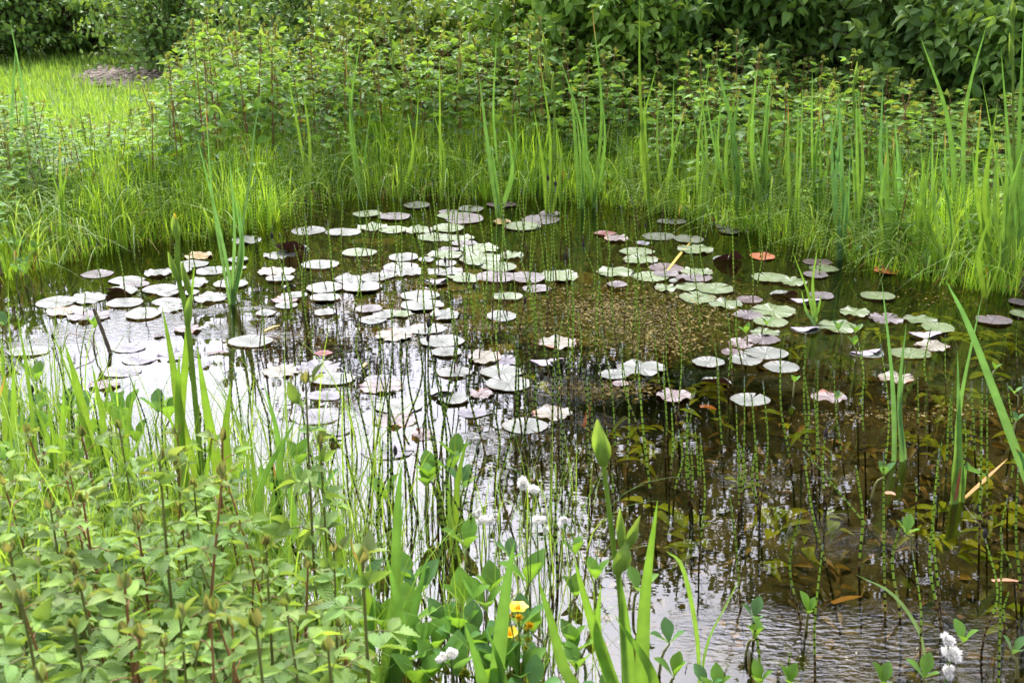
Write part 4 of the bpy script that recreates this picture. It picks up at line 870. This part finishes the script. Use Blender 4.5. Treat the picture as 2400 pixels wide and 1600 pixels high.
# ------------------------------------------------------------------ flowers and oddments
rng=np.random.default_rng(71)
def cotton(base,heads,label):
    b=W(*base); r=empty('cotton_grass',tuple(b)); tag(r,label,'cotton grass','white cotton grass tufts')
    for (hx,hy,sx,sy) in heads:
        t=PD(hx,hy,b[1])-b; g=Geo(); tube(g,spline([(0,0,-.1),t*.5+[rng.normal(0,.01),0,0],t],8),.0014,4,(.12,.17,.05)); so=obj('stem',g.mesh('stem',M['stem']),r)
        zd=b[1]*CP+CAM_H*SP; rx=.66*sx*zd/F/2; rz=.68*sy*zd/F/2
        g=Geo(); n=800; d=nrm(rng.normal(0,1,(n,3))); lump=rng.uniform(.6,1.5,(n,1)); lo=rng.normal(0,.45,(4,3))*[rx,rx,rz]; lo=lo[rng.integers(0,4,n)]
        scatter(g,tmpl(3,lambda q:np.array([.5,.35,.1]),.1,.3),t+lo+d*[rx*.35,rx*.35,rz*.35],d+rng.normal(0,.6,(n,3))+[0,0,-.45],rng.normal(0,1,(n,3)),rx*.62*lump[:,0],np.full(n,.0035),np.tile((.92,.88,.82),(n,1)))
        obj('tuft',g.mesh('tuft',M['fluff']),so)
cotton(*((1250,1500),[(1222,1132,34,30),(1250,1146,30,20)]),label='cotton grass with two white tufts at the top of the open brown water')
cotton((1140,1440),[(1120,1200,16,16),(1130,1214,26,24),(1148,1217,20,20)],'cotton grass with a cluster of three white tufts left of the others')
cotton((1270,1450),[(1258,1212,28,30),(1280,1240,14,26)],'cotton grass with a curled double white tuft')
cotton((1330,1460),[(1320,1218,20,28)],'cotton grass with a single small white tuft')
cotton((1070,1690),[(1035,1540,26,22),(1058,1532,30,26)],'cotton grass with two brown-based tufts at the bottom edge')
cotton((2230,1760),[(2223,1502,34,26),(2232,1530,44,32),(2222,1572,26,44)],'cotton grass with three shaggy tufts above one another at the bottom right')

def marigold():
    b=W(1215,1660); r=empty('marsh_marigold',tuple(b)); tag(r,'yellow flowered marsh plant with open cups and green seed heads','flower')
    for (x,y,s,open_) in [(1214,1428,.042,1),(1195,1490,.040,2),(1241,1468,.020,0),(1217,1448,.018,0),(1194,1444,.012,0),(1215,1502,.018,3),(1236,1500,.018,3),(1232,1520,.014,3),(1090,1580,.03,3),(1046,1575,.024,3)]:
        t=PD(x,y,b[1]+rng.normal(0,.02))-b; g=Geo(); tube(g,spline([(0,0,-.1),t*.5+[rng.normal(0,.01),0,.01],t],8),.0018,5,(.14,.24,.04)); so=obj('stem',g.mesh('stem',M['stem']),r)
        g=Geo()
        if open_ in(1,2):
            n=6; a=np.arange(n)*2*PI/n; el=.45 if open_==1 else .7; tl=np.array([0,-.25,.0]) if open_==2 else np.zeros(3)
            Y=np.column_stack([np.cos(a)*math.cos(el),np.sin(a)*math.cos(el),np.full(n,math.sin(el))])+tl; scatter(g,T_OB,np.tile(t,(n,1)),Y,np.column_stack([-np.cos(a),-np.sin(a),np.ones(n)]),np.full(n,s*.55),np.full(n,s*.5),np.tile((.80,.56,.01),(n,1)))
            n=30; d=nrm(rng.normal(0,.6,(n,3))+[0,0,1]); scatter(g,T_DIA,t+d*.002,d,rng.normal(0,1,(n,3)),np.full(n,s*.22),np.full(n,.002),np.tile((.75,.42,.01),(n,1)))
            obj('flower',g.mesh('flower',M['petal']),so)
        else:
            n=40; d=nrm(rng.normal(0,.7,(n,3))+[0,0,.8]); c=(.65,.42,.01) if open_==0 else (.30,.34,.03); scatter(g,T_LA,t+d*.001,d,rng.normal(0,1,(n,3)),np.full(n,s*.55),np.full(n,s*.2),np.tile(c,(n,1))); obj('seed_head',g.mesh('seed_head',M['petal']),so)
marigold()

def stick(name,label,cat,pts,r,c,sides=8):
    b=W(*pts[0]); g=Geo(); P=[np.array([0,0,0.])]+[PD(x,y,b[1]+.0*i)-b for i,(x,y) in enumerate(pts[1:])]; d=P[1]/np.linalg.norm(P[1]); P=[-d*.2]+P
    p=spline(P,14) if len(P)>2 else spline(P,6); rr=np.linspace(r,r*.85,len(p))*(1+.08*np.sin(np.arange(len(p))*2.3)); tube(g,p,rr,sides,c); 
    n=len(p)*sides; g.add([p[-1]],c); 
    g.add([p[-1]+0*p[-1]],(.45,.36,.25)); 
    o=obj(name,g.mesh(name,M['bark'] if cat=='stick' else M['dead']),None,tuple(b)); tag(o,label,cat); return o
stick('broken_stick','grey-brown broken reed stub leaning out of the reflected sky','stick',[(259,828),(240,775),(220,724)],.008,(.2,.14,.1))
stick('dry_reed','pale dry reed stem bent in a sharp hook over the water','dry stem',[(147,822),(160,782),(178,785),(215,800),(232,828)],.0022,(.40,.30,.17),4)
stick('dry_reed','thin straw-coloured reed arching beside the broken stick','dry stem',[(180,800),(180,766),(194,766),(214,796),(230,820)],.0018,(.42,.32,.18),4)
def ribbon(name,label,cat,pts,w_,c,z=None,flat=True,n=12,mat='dead'):
    g=Geo()
    if z is not None: P=[W(x,y,z) for x,y in pts]; face=np.cross(nrm(P[-1]-P[0]),[0,0,1])
    else:
        b=W(*pts[0]); P=[b]+[PD(x,y,b[1]) for x,y in pts[1:]]; face=np.array([.5,.2,.6])
    o=P[0].copy(); blade(g,[p-o for p in P],w_,face,c,c,n=n); ob=obj(name,g.mesh(name,M[mat]),None,tuple(o)); tag(ob,label,cat); return ob
ribbon('bent_leaf','green reed leaf snapped over beside the crossed reeds','reed leaf',[(2256,1175),(2262,1093),(2275,1098),(2330,1122)],.018,(.12,.26,.06),mat='blade')
ribbon('dry_leaf','long dry orange leaf slanting out of the water beside the crossed reeds','dry leaf',[(2252,1174),(2300,1130),(2362,1074)],.016,(.45,.25,.08))
ribbon('dry_leaf','reddish dead sheath at the foot of the crossed reeds','dry leaf',[(2238,1180),(2246,1130),(2252,1090)],.012,(.30,.10,.05))
ribbon('arching_leaf','long thin grey-green leaf arching above the clear brown water','grass blade',[(2168,1535),(2150,1470),(2090,1390),(2006,1346)],.008,(.13,.22,.10),mat='blade')
ribbon('arching_leaf','green blade leaning away from the rippled water','grass blade',[(1640,1600),(1660,1500),(1700,1420),(1737,1348)],.008,(.13,.27,.05),mat='blade')
ribbon('arching_leaf','curved green blade beside the fat iris bud','grass blade',[(1640,1620),(1632,1480),(1600,1330),(1560,1290)],.010,(.16,.30,.05),mat='blade')
FLT=[((618,776),(658,762),.014,(.60,.42,.06),'narrow yellow leaf floating left of the pad raft'),((485,829),(538,826),.02,(.12,.05,.05),'dark curled leaf floating on the reflected sky'),
 ((1950,1412),(2022,1396),.018,(.42,.22,.05),'orange-brown stalk lying under the clear water surface'),((2325,1360),(2395,1362),.014,(.40,.20,.10),'pinkish dry leaf floating near the right edge'),
 ((1368,1000),(1392,925),.014,(.28,.05,.02),'dark red leaf stalk sunk behind the tall iris bud'),((850,860),(862,850),.012,(.55,.35,.08),'tiny yellow leaf scrap floating on the tree reflection'),
 ((1640,952),(1680,960),.03,(.50,.15,.04),'orange leaf glowing under the water near the pink pad'),((2075,1155),(2100,1160),.02,(.35,.2,.1),'small brown leaf floating before the slim reed pair'),
 ((2230,760),(2160,800),.018,(.12,.2,.05),'dull green leaf under water beside the olive pads'),((1560,640),(1625,560),.014,(.5,.35,.05),'yellow dying leaf standing by the green pads')]
for a,b_,w_,c,lab in FLT: ribbon('floating_leaf',lab,'floating leaf',[a,((a[0]+b_[0])/2,(a[1]+b_[1])/2-3),b_],w_,c,z=.004 if 'under' not in lab and 'sunk' not in lab else -.03)

# submerged weed
rng=np.random.default_rng(81)
WD=[]
def wd(r,s): 
    for it in s.split(';'): x,y=[float(v) for v in it.split(',')]; WD.append(Z(r,x,y))
wd('C6','60,520;20,650;700,450;640,490;1040,430;560,420;2200,700;2070,450;2250,450;1780,370;1900,620;2250,1080;1650,430;860,600;1650,560'); wd('R7','1760,640;1700,580;1150,900;1040,1080;1180,1200;1480,1000;1830,880;1250,1150;200,560')
wd('R8','1400,1080;1500,1160;1850,1100;1650,950;1300,1060;2250,1050;1950,650;1500,700;900,600;560,1200'); wd('R4','1500,1120;1700,1180;1900,1260;2100,1300;1600,940;1200,1320;2250,1400;1000,1260;1850,1350;650,1500')
WD+=[(rng.uniform(1400,2400),rng.uniform(700,1330)) for _ in range(22)]
for i,(x,y) in enumerate(WD):
    c=W(x,y,-.11); r=Geo(); n=rng.integers(4,9); a=rng.uniform(0,2*PI,n); 
    Y=np.column_stack([np.cos(a),np.sin(a)*.8,rng.uniform(-.12,.3,n)]); L=rng.uniform(.04,.11,n)
    scatter(r,T_LA if i%3 else T_OB,np.column_stack([rng.normal(0,.02,n),rng.normal(0,.02,n),rng.normal(0,.015,n)]),Y,(0,0,1),L,L*rng.uniform(.18,.5,n),mixc((.42,.48,.02),(.22,.36,.02),n))
    o=obj('water_weed',r.mesh('water_weed',M['leaf']),None,tuple(c)); tag(o,('yellow-green weed drifting under the clear right-hand water' if x>1800 else 'green-brown weed under the water behind the tall iris bud'),'water weed','submerged weeds')

# brown algae mat and scum, plus pale specks coloured as water glints
g=Geo()
def specks(n,cx,cy,sx,sy,s0,s1,c0,c1,z0,z1,tilt=.3):
    px=rng.normal(cx,sx,n); py=rng.normal(cy,sy,n); P=np.array([W(a,b_) for a,b_ in zip(px,py)]); P[:,2]=rng.uniform(z0,z1,n); a=rng.uniform(0,2*PI,n)
    Y=np.column_stack([np.cos(a),np.sin(a),rng.normal(0,tilt,n)]); up=np.array([0,0,1.])+rng.normal(0,tilt,(n,3)); L=rng.uniform(s0,s1,n); scatter(g,T_DIA,P,Y,up,L,L*rng.uniform(.2,.7,n),mixc(c0,c1,n))
MUD0,MUD1=(.17,.125,.030),(.085,.068,.016)
for cx,cy,sx,sy,n in [(1480,740,115,34,6500),(1400,720,80,20,2500),(1560,800,60,22,1500),(900,640,60,30,900),(1050,760,120,30,900),(1650,700,70,20,700),(1420,912,70,10,500),(2080,975,110,9,300),(2260,960,60,8,200),(650,790,80,12,300),(2250,690,60,14,300)]:
    specks(int(n*1.6),cx,cy,sx,sy,.006,.026,MUD0,MUD1,-.010,.001,.14)
for cx,cy,sx,sy,n in [(1480,745,110,34,900),(800,640,50,10,100),(1400,905,50,8,90),(2060,972,120,8,150),(120,820,90,8,250),(640,720,60,30,120),(1240,1100,120,10,200),(2000,1540,130,30,60),(1300,1250,60,30,120)]:
    specks(n,cx,cy,sx,sy,.003,.008,(.42,.38,.26),(.16,.14,.06),.001,.004,.25)  # glints of the wet surface painted as pale matte specks
for k in range(46):          # cloudy films just under the surface that the loose bits gather on
    q=rng.random(); cx,cy=(rng.normal(1470,125),rng.normal(745,36)) if k<34 else (rng.normal(1000,130),rng.normal(700,50))
    c=W(cx,cy,-.012); r_=rng.uniform(.04,.15); a=np.arange(14)*2*PI/14; rr_=r_*(1+.3*rng.normal(0,1,14).clip(-1,1))
    V=np.column_stack([c[0]+rr_*np.cos(a)*1.3,c[1]+rr_*np.sin(a),np.full(14,c[2]-.002*(k%7))]); V=np.vstack([V,[c[0],c[1],c[2]-.002*(k%7)+.003]])
    g.add(V,np.array((.12,.092,.024))*rng.uniform(.6,1.2),None,None,[(i,(i+1)%14,14) for i in range(14)])
tag(obj('algae_mat',g.mesh('algae_mat',M['mud'])),'brown floating algae and scum with painted glints between the pads','algae',kind='stuff')
# leaf litter on the pond bed
g=Geo(); n=9000; X=rng.uniform(-3,3.6,n); Y=rng.uniform(1.6,6.8,n); P=np.column_stack([X,Y]); k=sdist(P)<-.05; P=P[k]; n=len(P); zb=gz(P)+rng.uniform(.005,.04,n); a=rng.uniform(0,2*PI,n)
scatter(g,T_LA,np.column_stack([P,zb]),np.column_stack([np.cos(a),np.sin(a),rng.normal(0,.15,n)]),np.array([0,0,1.])+rng.normal(0,.3,(n,3)),rng.uniform(.03,.10,n),rng.uniform(.006,.03,n),mixc((.26,.16,.04),(.08,.10,.015),n,j=.3))
tag(obj('leaf_litter',g.mesh('leaf_litter',M['dead'])),'rotting brown leaves and stalks covering the pond bed','leaf litter',kind='stuff')

# ------------------------------------------------------------------ labels: look-alikes are told apart by their order across the view
def ordn(n): return f"{n}{'th' if 10<=n%100<=20 else {1:'st',2:'nd',3:'rd'}.get(n%10,'th')}"
same={}
for o in list(col.objects):
    if o.parent is None and o.get('category') and o.get('label'): same.setdefault(o['label'],[]).append(o)
for lab,os_ in same.items():
    if len(os_)<2: continue
    os_.sort(key=lambda o:proj(o.location)[0])
    wds=len(lab.split()); suf=' from the left' if wds<=12 else ' from left' if wds==13 else ''
    for n,o in enumerate(os_): o['label']=f"{lab}, {ordn(n+1)}{suf}"
